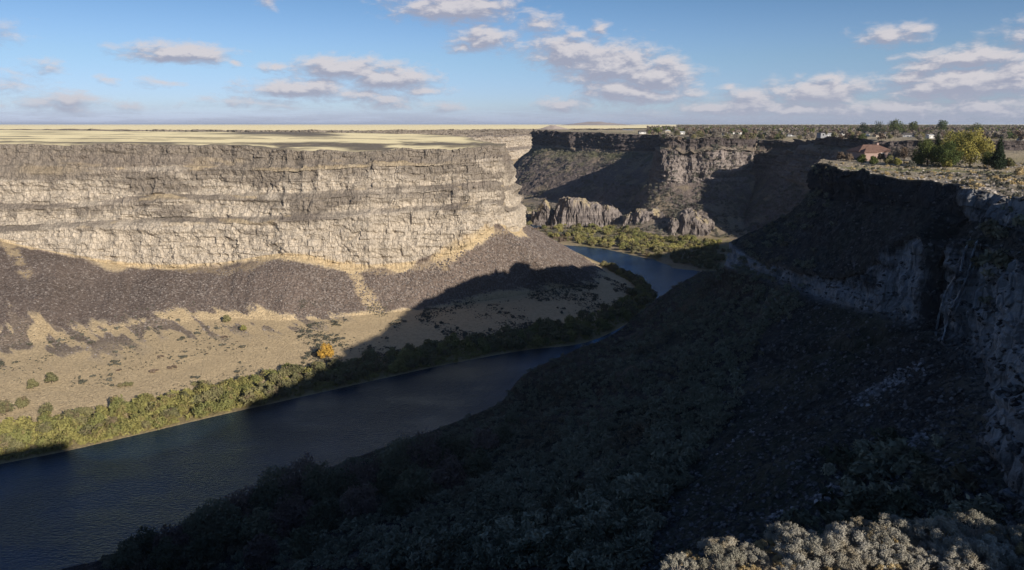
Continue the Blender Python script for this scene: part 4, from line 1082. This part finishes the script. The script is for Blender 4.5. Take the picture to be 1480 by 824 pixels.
def gable(x0, x1, y0, y1, z0, z1, o=.6):      # ridge along x
    ym = (y0 + y1) / 2
    V = np.array([(x0 - o, y0 - o, z0), (x1 + o, y0 - o, z0), (x1 + o, y1 + o, z0), (x0 - o, y1 + o, z0), (x0 - o, ym, z1), (x1 + o, ym, z1), (x0 - o, y0 - o, z0 - .25), (x1 + o, y0 - o, z0 - .25), (x1 + o, y1 + o, z0 - .25), (x0 - o, y1 + o, z0 - .25)], float)
    return V, np.array([(0, 1, 5, 4), (2, 3, 4, 5), (3, 0, 4, 4), (1, 2, 5, 5), (6, 7, 1, 0), (7, 8, 2, 1), (8, 9, 3, 2), (9, 6, 0, 3), (9, 8, 7, 6)])
def hip(x0, x1, y0, y1, z0, z1, o=.6):
    ym = (y0 + y1) / 2; k = min((y1 - y0) / 2, (x1 - x0) / 2.2)
    V, Fc = gable(x0, x1, y0, y1, z0, z1, o); V[4, 0] += k; V[5, 0] -= k; return V, Fc
def gable_wall(x0, x1, y0, y1, z0, z1):
    ym = (y0 + y1) / 2
    return np.array([(x0, y0, z0), (x0, y1, z0), (x0, ym, z1 - .25), (x1, y0, z0), (x1, y1, z0), (x1, ym, z1 - .25)], float), np.array([(0, 2, 1, 1), (3, 4, 5, 5)])
def fix(V, Fc):                               # degenerate quads to real triangles
    bmm = __import__('bmesh').new(); vs = [bmm.verts.new(v) for v in V]
    for f in Fc:
        ids = list(dict.fromkeys(int(k) for k in f))
        try: bmm.faces.new([vs[k] for k in ids])
        except ValueError: pass
    me = bpy.data.meshes.new('part'); bmm.to_mesh(me); bmm.free(); return me
HXY = []
def house(label, px, py, w, dpt, h, rh, rz, wallm, roofm, hipd=False, zg=None, wing=None, nwin=4, chim=True, group=None, bs=None, cross=False):
    w0 = W(px, py, 142); hh = (down(bvh_RP, w0[0], w0[1]),) if w0[1] < 600 else ray(bs or [bvh_RP], px, py)
    if hh is None or hh[0] is None: return
    HXY.append((px, py, w * F / hh[0].y / 2 + 4))
    t = empty('house', tuple(hh[0]), rz, 1, label=label, category='house')
    if group: t['group'] = group
    x0, x1, y0, y1 = -w / 2, w / 2, -dpt / 2, dpt / 2
    ps = [box(x0, x1, y0, y1, -1.5, h)]
    if not hipd: ps.append(gable_wall(x0, x1, y0, y1, h, h + rh))
    rf = [(hip if hipd else gable)(x0, x1, y0, y1, h + .25, h + rh)]
    if wing:
        wx, ww, wd = wing; ps.append(box(wx, wx + ww, y0 - wd, y0 - .01, -1.5, h * .92)); rf.append(hip(wx, wx + ww, y0 - wd, y0 + 1.2, h * .92 + .2, h * .92 + rh * .62))
    if cross:
        V, Fc = gable(-wd_(dpt), wd_(dpt), -w * .16, w * .16, h + .2, h + rh * .93, .3); V = V[:, [1, 0, 2]]; V[:, 1] -= dpt * .12; rf.append((V, Fc))
        V, Fc = gable_wall(-wd_(dpt), wd_(dpt), -w * .16, w * .16, -1, h + rh * .93); V = V[:, [1, 0, 2]]; V[:, 1] -= dpt * .12; V[:, 2] = np.where(V[:, 2] < 0, h - .2, V[:, 2]); ps.append((V, Fc))
    V, Fc = join(ps); put('wall', fix(V, Fc), wallm, t)
    V, Fc = join(rf); ro = put('roof', fix(V, Fc), roofm, t)
    if chim: V, Fc = box(w * .18, w * .18 + 1.1, -.5, .5, h + rh * .5, h + rh + .9); put('chimney', fix(V, Fc), M_wallp, ro)
    for k in range(nwin):
        xc = x0 + w * (k + .5) / nwin; ww_ = min(1.8, w / nwin * .5)
        if k == nwin // 2: V, Fc = box(xc - .55, xc + .55, y0 - .06, y0 - .02, 0, 2.1); put('door', fix(V, Fc), M_trim, t); continue
        V, Fc = box(xc - ww_ / 2, xc + ww_ / 2, y0 - .05, y0 - .02, h * .32, h * .78); wi = put('window', fix(V, Fc), M_glass, t)
        V, Fc = join([box(xc - ww_ / 2 - .12, xc + ww_ / 2 + .12, y0 - .08, y0 - .06, h * .32 - .14, h * .32), box(xc - ww_ / 2 - .12, xc + ww_ / 2 + .12, y0 - .08, y0 - .06, h * .78, h * .78 + .14)]); put('frame', fix(V, Fc), M_trim, wi)
    return t
def wd_(d): return d * .5
house('large house with red brown hip roof among trees on the near rim', 1256, 229, 19, 12, 3.6, 3.6, .12, M_wallp, M_roofr, True, wing=(-9.5, 7, 5), nwin=5)
HS = [
 ('bright white gabled house with dark roof behind the red roofed house', 1251, 197, 13, 10, 4.5, 5, 1.5, M_wallw, M_roofd, False),
 ('house with a bright tan roof standing highest behind the white gables', 1243, 190, 22, 14, 4, 4, .2, M_wallt, M_rooft, False),
 ('small white house with twin gables left of the tan roofed house', 1219, 196, 15, 10, 5, 4, 1.4, M_wallw, M_roofb, False),
 ('long dark roofed ranch house right of the bright white gable', 1284, 197, 30, 14, 3.5, 4, .15, M_wallt, M_roofd, True),
 ('brown roofed house with yellow lit wall at the rim', 1268, 198, 14, 9, 3, 2.5, .3, M_wallt, M_roofb, False),
 ('wide grey roofed house just left of the dark conifers', 1312, 198, 26, 13, 3.6, 4, -.1, M_wallg, M_roofd, True),
 ('bright white flat looking house beside the dark conifers', 1343, 200, 12, 10, 5, 1.6, .3, M_wallw, M_roofw, False),
 ('dark modern house with a row of glass bays at the rim', 1194, 198, 22, 12, 5.5, 1.5, .1, M_wallg, M_roofd, True),
 ('low brown house with white trim left of the glass fronted house', 1168, 197, 22, 12, 3.5, 2.6, .1, M_wallt, M_roofd, True),
 ('dark low house on the rim above the shaded alcove', 1142, 197, 16, 10, 3, 2.5, .2, M_wallg, M_roofd, True),
 ('long white walled house above the sunlit promontory', 1062, 194, 26, 12, 4, 3, .1, M_wallw, M_roofb, False),
 ('small white house among bare trees above the promontory', 1048, 196, 9, 8, 3, 2.5, .2, M_wallw, M_roofw, False),
 ('white gabled house higher up behind the long white one', 1100, 189, 18, 12, 5, 4, 1.3, M_wallw, M_roofb, False),
 ('white house with brown roof among trees above the alcove', 1177, 189, 20, 12, 5, 4, 1.2, M_wallw, M_roofb, False),
 ('white shed on the rim just left of the tan field', 985, 194, 11, 8, 3.5, 2.5, .1, M_wallw, M_roofw, False),
 ('long low white building at the left end of the town', 928, 193.5, 14, 10, 4, 3, .1, M_wallw, M_roofd, False),
 ('pale barn left of the trees near the end of the rim', 965, 192, 20, 12, 4, 3, 1.4, M_wallt, M_roofw, False),
 ('long dark roofed barn at the far right behind the spruce', 1428, 203, 26, 12, 3.5, 3, .05, M_wallg, M_roofd, False),
 ('small pale cottage at the right edge by the tan field', 1476, 203, 7, 6, 3, 2, .2, M_wallw, M_roofb, False),
 ('dark roofed house just right of the tan roofed house', 1262, 192, 22, 12, 4, 3.6, .3, M_wallg, M_roofd, True),
]
for hs in HS: house(*hs[:3], hs[3], hs[4], hs[5], hs[6], hs[7], hs[8], hs[9], hs[10], nwin=3, chim=hs[3] > 14)
rh = random.Random(5)
for k in range(26):
    a = rh.uniform(1000, 1475); b = rh.uniform(186.5, 193)
    house('distant house with pale walls among the trees of the far town', a, b, rh.uniform(14, 26), rh.uniform(10, 14), rh.uniform(3.5, 6), rh.uniform(3, 4.5), rh.choice([.1, .3, 1.3, 1.5]), rh.choice([M_wallw, M_wallt, M_wallt, M_wallg]), rh.choice([M_roofd, M_roofb, M_rooft, M_roofd]), rh.random() < .5, nwin=0, chim=False, group='distant houses among the far town trees')
# --- trees of the near plateau
RP = [bvh_RP]
def T(name, label, px, py, H, mat, blobs, n, size, **kw):
    h = ray(RP, px, py)
    if h: return tree(name, label, 'tree', tuple(h[0]), H, mat, blobs, n, size, **kw)
T('cottonwood_tree', 'tall yellow green cottonwood left of the dark spruce on the near rim', 1402, 240, 17.5, M_gold, WIDE, 9000, .27, seed=501)
T('cottonwood_tree', 'olive yellow tree touching the tall cottonwood on its left', 1378, 234, 16.5, M_gold, WIDE, 7500, .27, seed=502)
T('broadleaf_tree', 'big dark green tree in front of the cottonwoods', 1366, 242, 12, M_green, WIDE, 6500, .24, seed=503)
T('broadleaf_tree', 'dark green tree at the left end of the cottonwood clump', 1340, 240, 13, M_green, WIDE, 6500, .24, seed=504)
T('conifer_tree', 'dark conifer standing left of the big green trees', 1326, 238, 13, M_dkgreen, CONE, 4600, .26, seed=505)
T('conifer_tree', 'dark conifer poking up behind the green clump', 1352, 234, 16, M_dkgreen, CONE, 3600, .26, seed=506)
T('spruce_tree', 'tall dark blue spruce right of the yellow cottonwood', 1441, 245, 14.5, M_dkgreen, CONE, 6500, .26, seed=507)
T('broadleaf_tree', 'small dark tree close beside the tall spruce', 1428, 243, 8, M_green, LOWR, 2600, .22, seed=508)
T('yellow_tree', 'low bright yellow green shrub tree at the foot of the clump', 1368, 243, 5.0, M_gold, LOWR, 2000, .2, seed=509)
T('bare_tree', 'tall bare grey tree between the red roofed house and the dark conifers', 1319, 238, 9.5, M_twig, ROUND, 1500, .15, seed=510, elong=3)
T('bare_tree', 'bare rust grey tree right behind the red roof', 1306, 237, 9, M_rust, ROUND, 1500, .15, seed=511, elong=3)
T('bare_tree', 'slim bare grey tree at the right end of the red roof', 1293, 236, 8.5, M_twig, ROUND, 1300, .15, seed=512, elong=3)
T('garden_tree', 'green garden tree in front of the red roofed house', 1245, 237, 5, M_green, LOWR, 1800, .22, seed=513)
T('garden_tree', 'dark round garden tree right of the house front', 1262, 239, 4.6, M_green, LOWR, 1800, .22, seed=514)
T('garden_tree', 'olive garden tree below the right part of the red roof', 1284, 239, 5.2, M_olive, LOWR, 1800, .22, seed=515)
T('garden_tree', 'yellowish round shrub tree right of the olive garden tree', 1297, 240, 4.0, M_gold, LOWR, 1600, .2, seed=516)
T('garden_tree', 'rusty small tree against the red roofed house wall', 1272, 235, 5, M_rust, ROUND, 1200, .2, seed=517)
T('garden_tree', 'grey green shrub tree between the garden and the conifers', 1317, 243, 3.6, M_sage, LOWR, 1500, .2, seed=518)
T('garden_tree', 'dull olive bush at the right of the spruce', 1458, 243, 5, M_olive, LOWR, 1500, .22, seed=519)
T('garden_tree', 'straw yellow bush at the right edge below the spruce', 1472, 255, 3.6, M_rabbit, LOWR, 1500, .2, seed=520)
T('garden_tree', 'bare pinkish shrub on the rim left of the red roofed house', 1215, 232, 5, M_rust, LOWR, 1200, .2, seed=521, elong=2)
T('garden_tree', 'second bare pinkish shrub beside the house corner', 1227, 233, 4.4, M_rust, LOWR, 1100, .2, seed=522, elong=2)
# sage and rocks on the near rim strip
rs = []
for k in range(1500):
    h = ray(RP, R_.uniform(1185, 1490), R_.uniform(236, 300))
    if h and h[0].y < 420: rs.append(tuple(h[0]))
rs = spread(rs, 1.7)[:240]
scatter(protos('rim sage', M_sage, 2, .9, .9, 160, .13, 1300, nb=6) + protos('rim straw', M_rabbit, 1, .8, .8, 160, .13, 1310, nb=6), None, rs, 'sagebrush', 'low sagebrush clump on the sunlit rocky rim by the houses', 'bush', 'sagebrush on the sunlit rim', .6, 1.6)
rkp = []
for k in range(3000):
    h = ray(RP, R_.uniform(1170, 1500), R_.uniform(236, 305))
    if h and h[0].y < 430: rkp.append(tuple(h[0]))
gr_ = G('rim rocks'); M_rimrock = gr_.out(gr_.mix(gr_.smooth(gr_.noise(gr_.node('ShaderNodeNewGeometry').outputs['Position'], .8, 2), .4, .65), (.22, .19, .17), (.42, .37, .32)), .95)
stuffmesh('rim_rocks', [r[0] for r in RK], [r[1] for r in RK], rkp, .15, .75, 17, M_rimrock, label='pale loose rocks along the sunlit near rim', category='rocks')
# --- town trees
TP = []
mats = [M_twig, M_twig, M_rust, M_olive, M_green, M_dkgreen, M_olive]
for i in range(10):
    m_ = mats[i % len(mats)]; blobs = CONE if m_ is M_dkgreen and i > 5 else (ROUND if i % 2 else LOWR)
    V, Fc = leaves([(b[0], b[1], b[2], b[3]) for b in blobs], 420, .055, 1400 + i, 1.4, .45)
    cm = mesh_np('crown', V, Fc); cm.materials.append(m_)
    V, Fc = limb((0, 0, -.1), (0, 0, .5), .022, .012, 5); tm = mesh_np('trunk', V, Fc); tm.materials.append(M_bark)
    TP.append((cm, tm, i, m_))
def town_tree(p, H, q):
    cm, tm, i, m_ = TP[q]
    t = empty('town_tree' if m_ is not M_dkgreen else 'evergreen_tree', p, R_.uniform(0, 6.28)); t.scale = (H * R_.uniform(.9, 1.4), H * R_.uniform(.9, 1.4), H)
    kind = {M_twig.name: 'bare grey brown', M_rust.name: 'rusty brown', M_olive.name: 'dull olive', M_green.name: 'dark green', M_dkgreen.name: 'dark evergreen'}[m_.name]
    t['label'] = kind + ' tree among the houses of the rim town'; t['category'] = 'tree'; t['group'] = kind + ' trees of the rim town'
    for me_, n_ in ((cm, 'crown'), (tm, 'trunk')):
        o = bpy.data.objects.new(n_, me_); C.objects.link(o); o.parent = t
nt_ = 0; cand = []
for k in range(4000):
    a = R_.uniform(935, 1485); b = 184.5 + 20 * R_.random() ** 1.5
    h = ray([bvh_RP, bvh_F, bvh_R], a, b)
    if h is None or h[0].z < 130 or h[0].y < 560: continue
    if any(abs(a - q[0]) < q[2] and q[1] - 1 < b < q[1] + 8 for q in HXY[:21]) and R_.random() < .93: continue
    cand.append(tuple(h[0]))
cand = spread(cand, 8)
cand.sort(key=lambda p: p[1])
for p in cand[:285]:
    town_tree(p, R_.uniform(7, 14), R_.randrange(10))
protoT = [leaves([(b[0], b[1], b[2], b[3]) for b in (ROUND if i % 2 else LOWR)], 46, .13, 1500 + i, 1.3, .4) for i in range(5)]
far_t = cand[285:]
x2, y2 = polar_samples(9000, 0, 0, 1900, 9000, 12, 38, 77)
okx = (x2 / y2 < .72)
far_t = far_t + [(a, b, float(144 if b > 4000 else 141)) for a, b in zip(x2[okx], y2[okx])]
h1 = len(far_t) // 2
for part_, mt, lb in ((far_t[::2], M_twig, 'distant belt of bare grey brown trees behind the town'), (far_t[1::4], M_green, 'distant dark green trees scattered through the far town'), (far_t[3::4], M_rust, 'distant rusty trees scattered through the far town')):
    stuffmesh('distant_trees', [t[0] for t in protoT], [t[1] for t in protoT], part_, 7, 15, 21, mt, sink=.02, label=lb, category='trees')
# skyline trees that stand up against the sky
for i, (a, top, H, mt, lb) in enumerate([(1268, 173, 15, M_dkgreen, 'dark round tree on the skyline left of the pair'), (1290, 171, 17, M_green, 'dark tree on the skyline above the long dark roof'), (1297, 170, 18, M_green, 'tallest tree of the skyline clump at the centre right'), (1360, 171, 17, M_green, 'broad skyline tree above the green clump'), (1247, 175, 12, M_dkgreen, 'small dark skyline tree above the tan roof'), (1319, 173, 14, M_green, 'skyline tree right of the tallest clump'), (1410, 176, 15, M_green, 'dark skyline tree above the yellow cottonwood')]):
    d_ = 1500; z_ = 139; u_ = (a - 740) / F; x_ = u_ * (d_ * CT + (CZ - z_) * ST)
    Hn = CZ - d_ * ratio(top) - z_
    tree('skyline_tree', lb, 'tree', (x_, d_, z_), max(Hn, 12), mt, WIDE if i % 2 == 0 else ROUND, 1100, .8, seed=600 + i)
# low bare pinkish butte on the horizon
for nm, lb, a, d_, w_, h_, yt in (('butte', 'long low pale pink hill on the horizon', 862, 12000, 700, 48, 0), ('butte', 'small brown cone hill just behind the end of the far rim', 800, 2600, 62, 12, 0)):
    X_, Y_ = np.meshgrid(np.linspace(-1, 1, 60), np.linspace(-1, 1, 40), indexing='ij'); r = np.hypot(X_, Y_)
    z = (1 - ss(0, 1, r)) * h_ * (1 + fbm(X_ * 3, Y_ * 3, 0, 4, 55) * .5)
    x_ = (a - 740) / F * d_ * .985
    me = mesh_np(nm, np.stack([x_ + X_ * w_, d_ + Y_ * w_, 143.2 + z], -1).reshape(-1, 3), grid_faces(60, 40), smooth=True)
    put('hills', me, M_hill, kind='structure')
log('town', nt_)
# PROPS_END

# ================================================================== SUN AND SKY
SUN_AZ = math.atan2(.5915, -.8063)       # towards the sun, clockwise from +Y
SUN_EL = math.radians(19.3)
tosun = Vector((math.sin(SUN_AZ) * math.cos(SUN_EL), math.cos(SUN_AZ) * math.cos(SUN_EL), math.sin(SUN_EL)))
ld_ = bpy.data.lights.new('sun', 'SUN'); ld_.energy = 5.0; ld_.angle = math.radians(.5); ld_.color = (1, .92, .80)
so = bpy.data.objects.new('sun', ld_); C.objects.link(so); so.location = (0, 0, 500)
so.rotation_euler = (-tosun).to_track_quat('-Z', 'Y').to_euler()
SKYR = [(.78, .92, 1.72), (.80, .96, 1.52), (.82, .98, 1.32), (.66, .87, 1.15), (.80, .98, 1.25), (.58, .68, .92)]
g = G('World', world=True); scene.world = g.m
sky = g.node('ShaderNodeTexSky'); sky.sky_type = 'NISHITA'; sky.sun_disc = False
sky.sun_elevation = SUN_EL; sky.sun_rotation = SUN_AZ; sky.altitude = 1100; sky.air_density = 1.0; sky.dust_density = .6; sky.ozone_density = 1.6
bg = g.node('ShaderNodeBackground'); bg.inputs['Strength'].default_value = .06
skycol = sky.outputs[0]
# CLOUDS_BEGIN
dirv = g.node('ShaderNodeTexCoord').outputs['Generated']
sd_ = g.node('ShaderNodeSeparateXYZ'); g.link(dirv, sd_.inputs[0])
el = g.math('MULTIPLY', g.math('ARCSINE', sd_.outputs[2]), F)
az = g.math('MULTIPLY', g.math('ARCTAN2', sd_.outputs[0], sd_.outputs[1]), F)
ramp = g.node('ShaderNodeValToRGB'); ramp.color_ramp.interpolation = 'EASE'
ramp.color_ramp.elements.remove(ramp.color_ramp.elements[1])
for i, (deg, c) in enumerate([(0, SKYR[0]), (1.5, SKYR[1]), (5, SKYR[2]), (10, SKYR[3]), (26, SKYR[4]), (60, SKYR[5])]):
    e = ramp.color_ramp.elements[0] if i == 0 else ramp.color_ramp.elements.new(deg / 60.0)
    e.position = deg / 60.0; e.color = (c[0] / 6, c[1] / 6, c[2] / 6, 1)
g.link(g.math('MULTIPLY', el, 1.0 / (F * math.radians(60)), clamp=True), ramp.inputs[0])
skycol = g.mix(1.0, g.mix(1.0, skycol, (6, 6, 6), 'MULTIPLY'), ramp.outputs[0], 'MULTIPLY')
# CLOUDS_END
g.link(skycol, bg.inputs[0])
wo = g.node('ShaderNodeOutputWorld'); g.link(bg.outputs[0], wo.inputs[0])

CLOUD_E = .66
# ---- clouds: a far patch of sky beyond the haze, shaded by direction from the canyon
g = G('clouds')
rel = g.vmath('NORMALIZE', g.vmath('SUBTRACT', g.node('ShaderNodeNewGeometry').outputs['Position'], (0, 0, CZ)))
sd_ = g.node('ShaderNodeSeparateXYZ'); g.link(rel, sd_.inputs[0])
el = g.math('MULTIPLY', g.math('ARCSINE', sd_.outputs[2]), F)
az = g.math('MULTIPLY', g.math('ARCTAN2', sd_.outputs[0], sd_.outputs[1]), F)
Pc = g.node('ShaderNodeCombineXYZ'); g.link(az, Pc.inputs[0]); g.link(el, Pc.inputs[1]); Pc = Pc.outputs[0]
def pxdir(px, py):
    v = (py - 412) / F; u = (px - 740) / F
    dx, dy, dz = u, CT - v * ST, -(ST + v * CT)
    return math.atan2(dx, dy) * F, math.atan2(dz, math.hypot(dx, dy)) * F
CL = [(262, 76, 62, 12, 1), (212, 81, 30, 7, .8), (660, 12, 85, 17, 1), (612, 20, 45, 8, .6), (702, 56, 44, 15, .85), (665, 66, 22, 8, .7), (783, 35, 30, 12, .7), (868, 40, 13, 7, .7), (832, 48, 22, 7, .65),
      (822, 76, 56, 20, 1), (880, 94, 70, 26, 1.05), (945, 112, 56, 26, 1), (905, 132, 70, 16, 1), (975, 135, 40, 12, .7), (812, 152, 40, 9, .8), (500, 99, 75, 13, 1), (565, 113, 62, 15, 1), (440, 129, 72, 13, .95), (520, 135, 60, 9, .7),
      (615, 130, 42, 6, .6), (395, 96, 24, 6, .6), (70, 97, 20, 8, .55), (228, 120, 24, 5, .55), (158, 115, 14, 5, .45), (88, 147, 46, 11, .7), (185, 155, 15, 7, .55), (342, 92, 14, 5, .5), (375, 148, 70, 8, .5),
      (1282, 53, 36, 11, .85), (1318, 42, 22, 8, .7), (1405, 84, 62, 13, 1), (1335, 96, 34, 9, .8), (1395, 122, 100, 18, 1), (1318, 118, 36, 14, .8), (1470, 105, 32, 12, .9), (1182, 134, 62, 17, 1), (1088, 146, 52, 13, .95), (1030, 155, 60, 7, .7),
      (1190, 112, 28, 6, .65), (1130, 126, 20, 5, .5), (1060, 126, 14, 5, .5), (1290, 158, 130, 12, .8), (1130, 160, 180, 9, .7), (1420, 158, 90, 12, .8), (560, 146, 42, 10, .75), (642, 155, 26, 6, .6), (390, 2, 12, 8, .5),
      (-250, 120, 160, 20, 1), (-150, 40, 90, 18, 1), (1750, 100, 160, 30, 1), (1600, 40, 90, 16, 1)]
grp = bpy.data.node_groups.new('cloud field', 'ShaderNodeTree')
grp.interface.new_socket('P', in_out='INPUT', socket_type='NodeSocketVector'); grp.interface.new_socket('D', in_out='OUTPUT', socket_type='NodeSocketFloat')
q = object.__new__(G); q.nt = grp; q.n = grp.nodes
gi = q.node('NodeGroupInput'); go = q.node('NodeGroupOutput'); pin = gi.outputs[0]
wn = q.node('ShaderNodeTexNoise'); wn.inputs['Scale'].default_value = 1; wn.inputs['Detail'].default_value = 4; q.link(q.scalev(pin, (1 / 42, 1 / 20, 1)), wn.inputs['Vector'])
wv = q.vmath('MULTIPLY', q.vmath('SUBTRACT', wn.outputs['Color'], (.5, .5, .5)), (34, 13, 0))
pw = q.vmath('ADD', pin, wv)
acc = None
for (cx_, cy_, rx_, ry_, wgt) in CL:
    a_, e_ = pxdir(cx_, cy_)
    ln = q.vmath('LENGTH', q.vmath('MULTIPLY', q.vmath('SUBTRACT', pw, (a_, e_, 0)), (1 / (rx_ * 1.45), 1 / (ry_ * 1.7), 0)))
    mm = q.math('MULTIPLY', q.math('SUBTRACT', 1.0, ln), wgt)
    acc = mm if acc is None else q.math('MAXIMUM', acc, mm)
acc = q.math('MAXIMUM', acc, -.6)
f1 = q.noise(q.scalev(pin, (1 / 30, 1 / 13, 1)), 1, 7, .62, .3)
q.link(q.math('ADD', acc, q.math('MULTIPLY', q.math('SUBTRACT', f1, .5), 1.3)), go.inputs[0])
def field(v):
    nd = g.n.new('ShaderNodeGroup'); nd.node_tree = grp; g.link(v, nd.inputs[0]); return nd.outputs[0]
D0 = field(Pc); D1 = field(g.vmath('ADD', Pc, (5, 8, 0)))
alpha = g.smooth(D0, .0, .68)
lit = g.smooth(g.math('SUBTRACT', D0, D1), -.16, .32)
thick = g.smooth(D0, .2, 1.0)
ccol = g.mix(lit, (.42, .44, .56), (.80, .76, .79))
ccol = g.mix(g.smooth(el, 0, 60, .5, 0), ccol, (.52, .56, .69))
# low bank of thin cloud along the horizon
hz = g.math('MULTIPLY', g.smooth(el, 0, 34, 1, 0), g.smooth(g.noise(g.scalev(Pc, (1 / 160, 1 / 16, 1)), 1, 5, .6), .40, .62))
a1 = g.math('MULTIPLY', alpha, .93); a2 = g.math('MULTIPLY', hz, .55)
ccol = g.mix(g.math('MULTIPLY', a2, g.math('SUBTRACT', 1.0, a1)), ccol, (.42, .46, .58))
at_ = g.math('SUBTRACT', 1.0, g.math('MULTIPLY', g.math('SUBTRACT', 1.0, a1), g.math('SUBTRACT', 1.0, a2)))
em = g.node('ShaderNodeEmission'); g.link(ccol, em.inputs[0]); em.inputs[1].default_value = CLOUD_E
tr = g.node('ShaderNodeBsdfTransparent'); mx = g.node('ShaderNodeMixShader'); g.link(at_, mx.inputs[0]); g.link(tr.outputs[0], mx.inputs[1]); g.link(em.outputs[0], mx.inputs[2])
go_ = g.node('ShaderNodeOutputMaterial'); g.link(mx.outputs[0], go_.inputs[0])
g.m.cycles.emission_sampling = 'NONE'
A_ = np.radians(np.arange(-62, 62.1, 2)); E_ = np.radians(np.arange(0, 22.1, 1)); RR = 90000
aa, ee = np.meshgrid(A_, E_, indexing='ij')
me = mesh_np('sky', np.stack([RR * np.sin(aa) * np.cos(ee), RR * np.cos(aa) * np.cos(ee), CZ + RR * np.sin(ee)], -1).reshape(-1, 3), grid_faces(*aa.shape), smooth=True)
put('sky', me, g.m, kind='structure')

HAZE = 2.4e-5
# ---- the air
hme = bpy.data.meshes.new('haze'); bmh = __import__('bmesh').new()
__import__('bmesh').ops.create_cube(bmh, size=1.0)
for v in bmh.verts: v.co = (v.co.x * 130000, v.co.y * 76000 + 34000, -8 + (v.co.z + .5) * 228)
bmh.to_mesh(hme); bmh.free()
g = G('haze'); pvn = g.node('ShaderNodeVolumePrincipled'); pvn.inputs['Color'].default_value = (.72, .82, 1, 1); pvn.inputs['Density'].default_value = HAZE; pvn.inputs['Anisotropy'].default_value = .1
og = g.node('ShaderNodeOutputMaterial'); g.link(pvn.outputs[0], og.inputs['Volume'])
put('haze', hme, g.m, kind='stuff')
scene.cycles.volume_bounces = 0
scene.view_settings.view_transform = 'Standard'; scene.view_settings.look = 'None'
scene.view_settings.exposure = 0.35; scene.view_settings.gamma = 1
scene.cycles.use_denoising = True
scene.cycles.max_bounces = 4; scene.cycles.diffuse_bounces = 2; scene.cycles.glossy_bounces = 2
scene.cycles.caustics_reflective = False; scene.cycles.caustics_refractive = False
log('done')
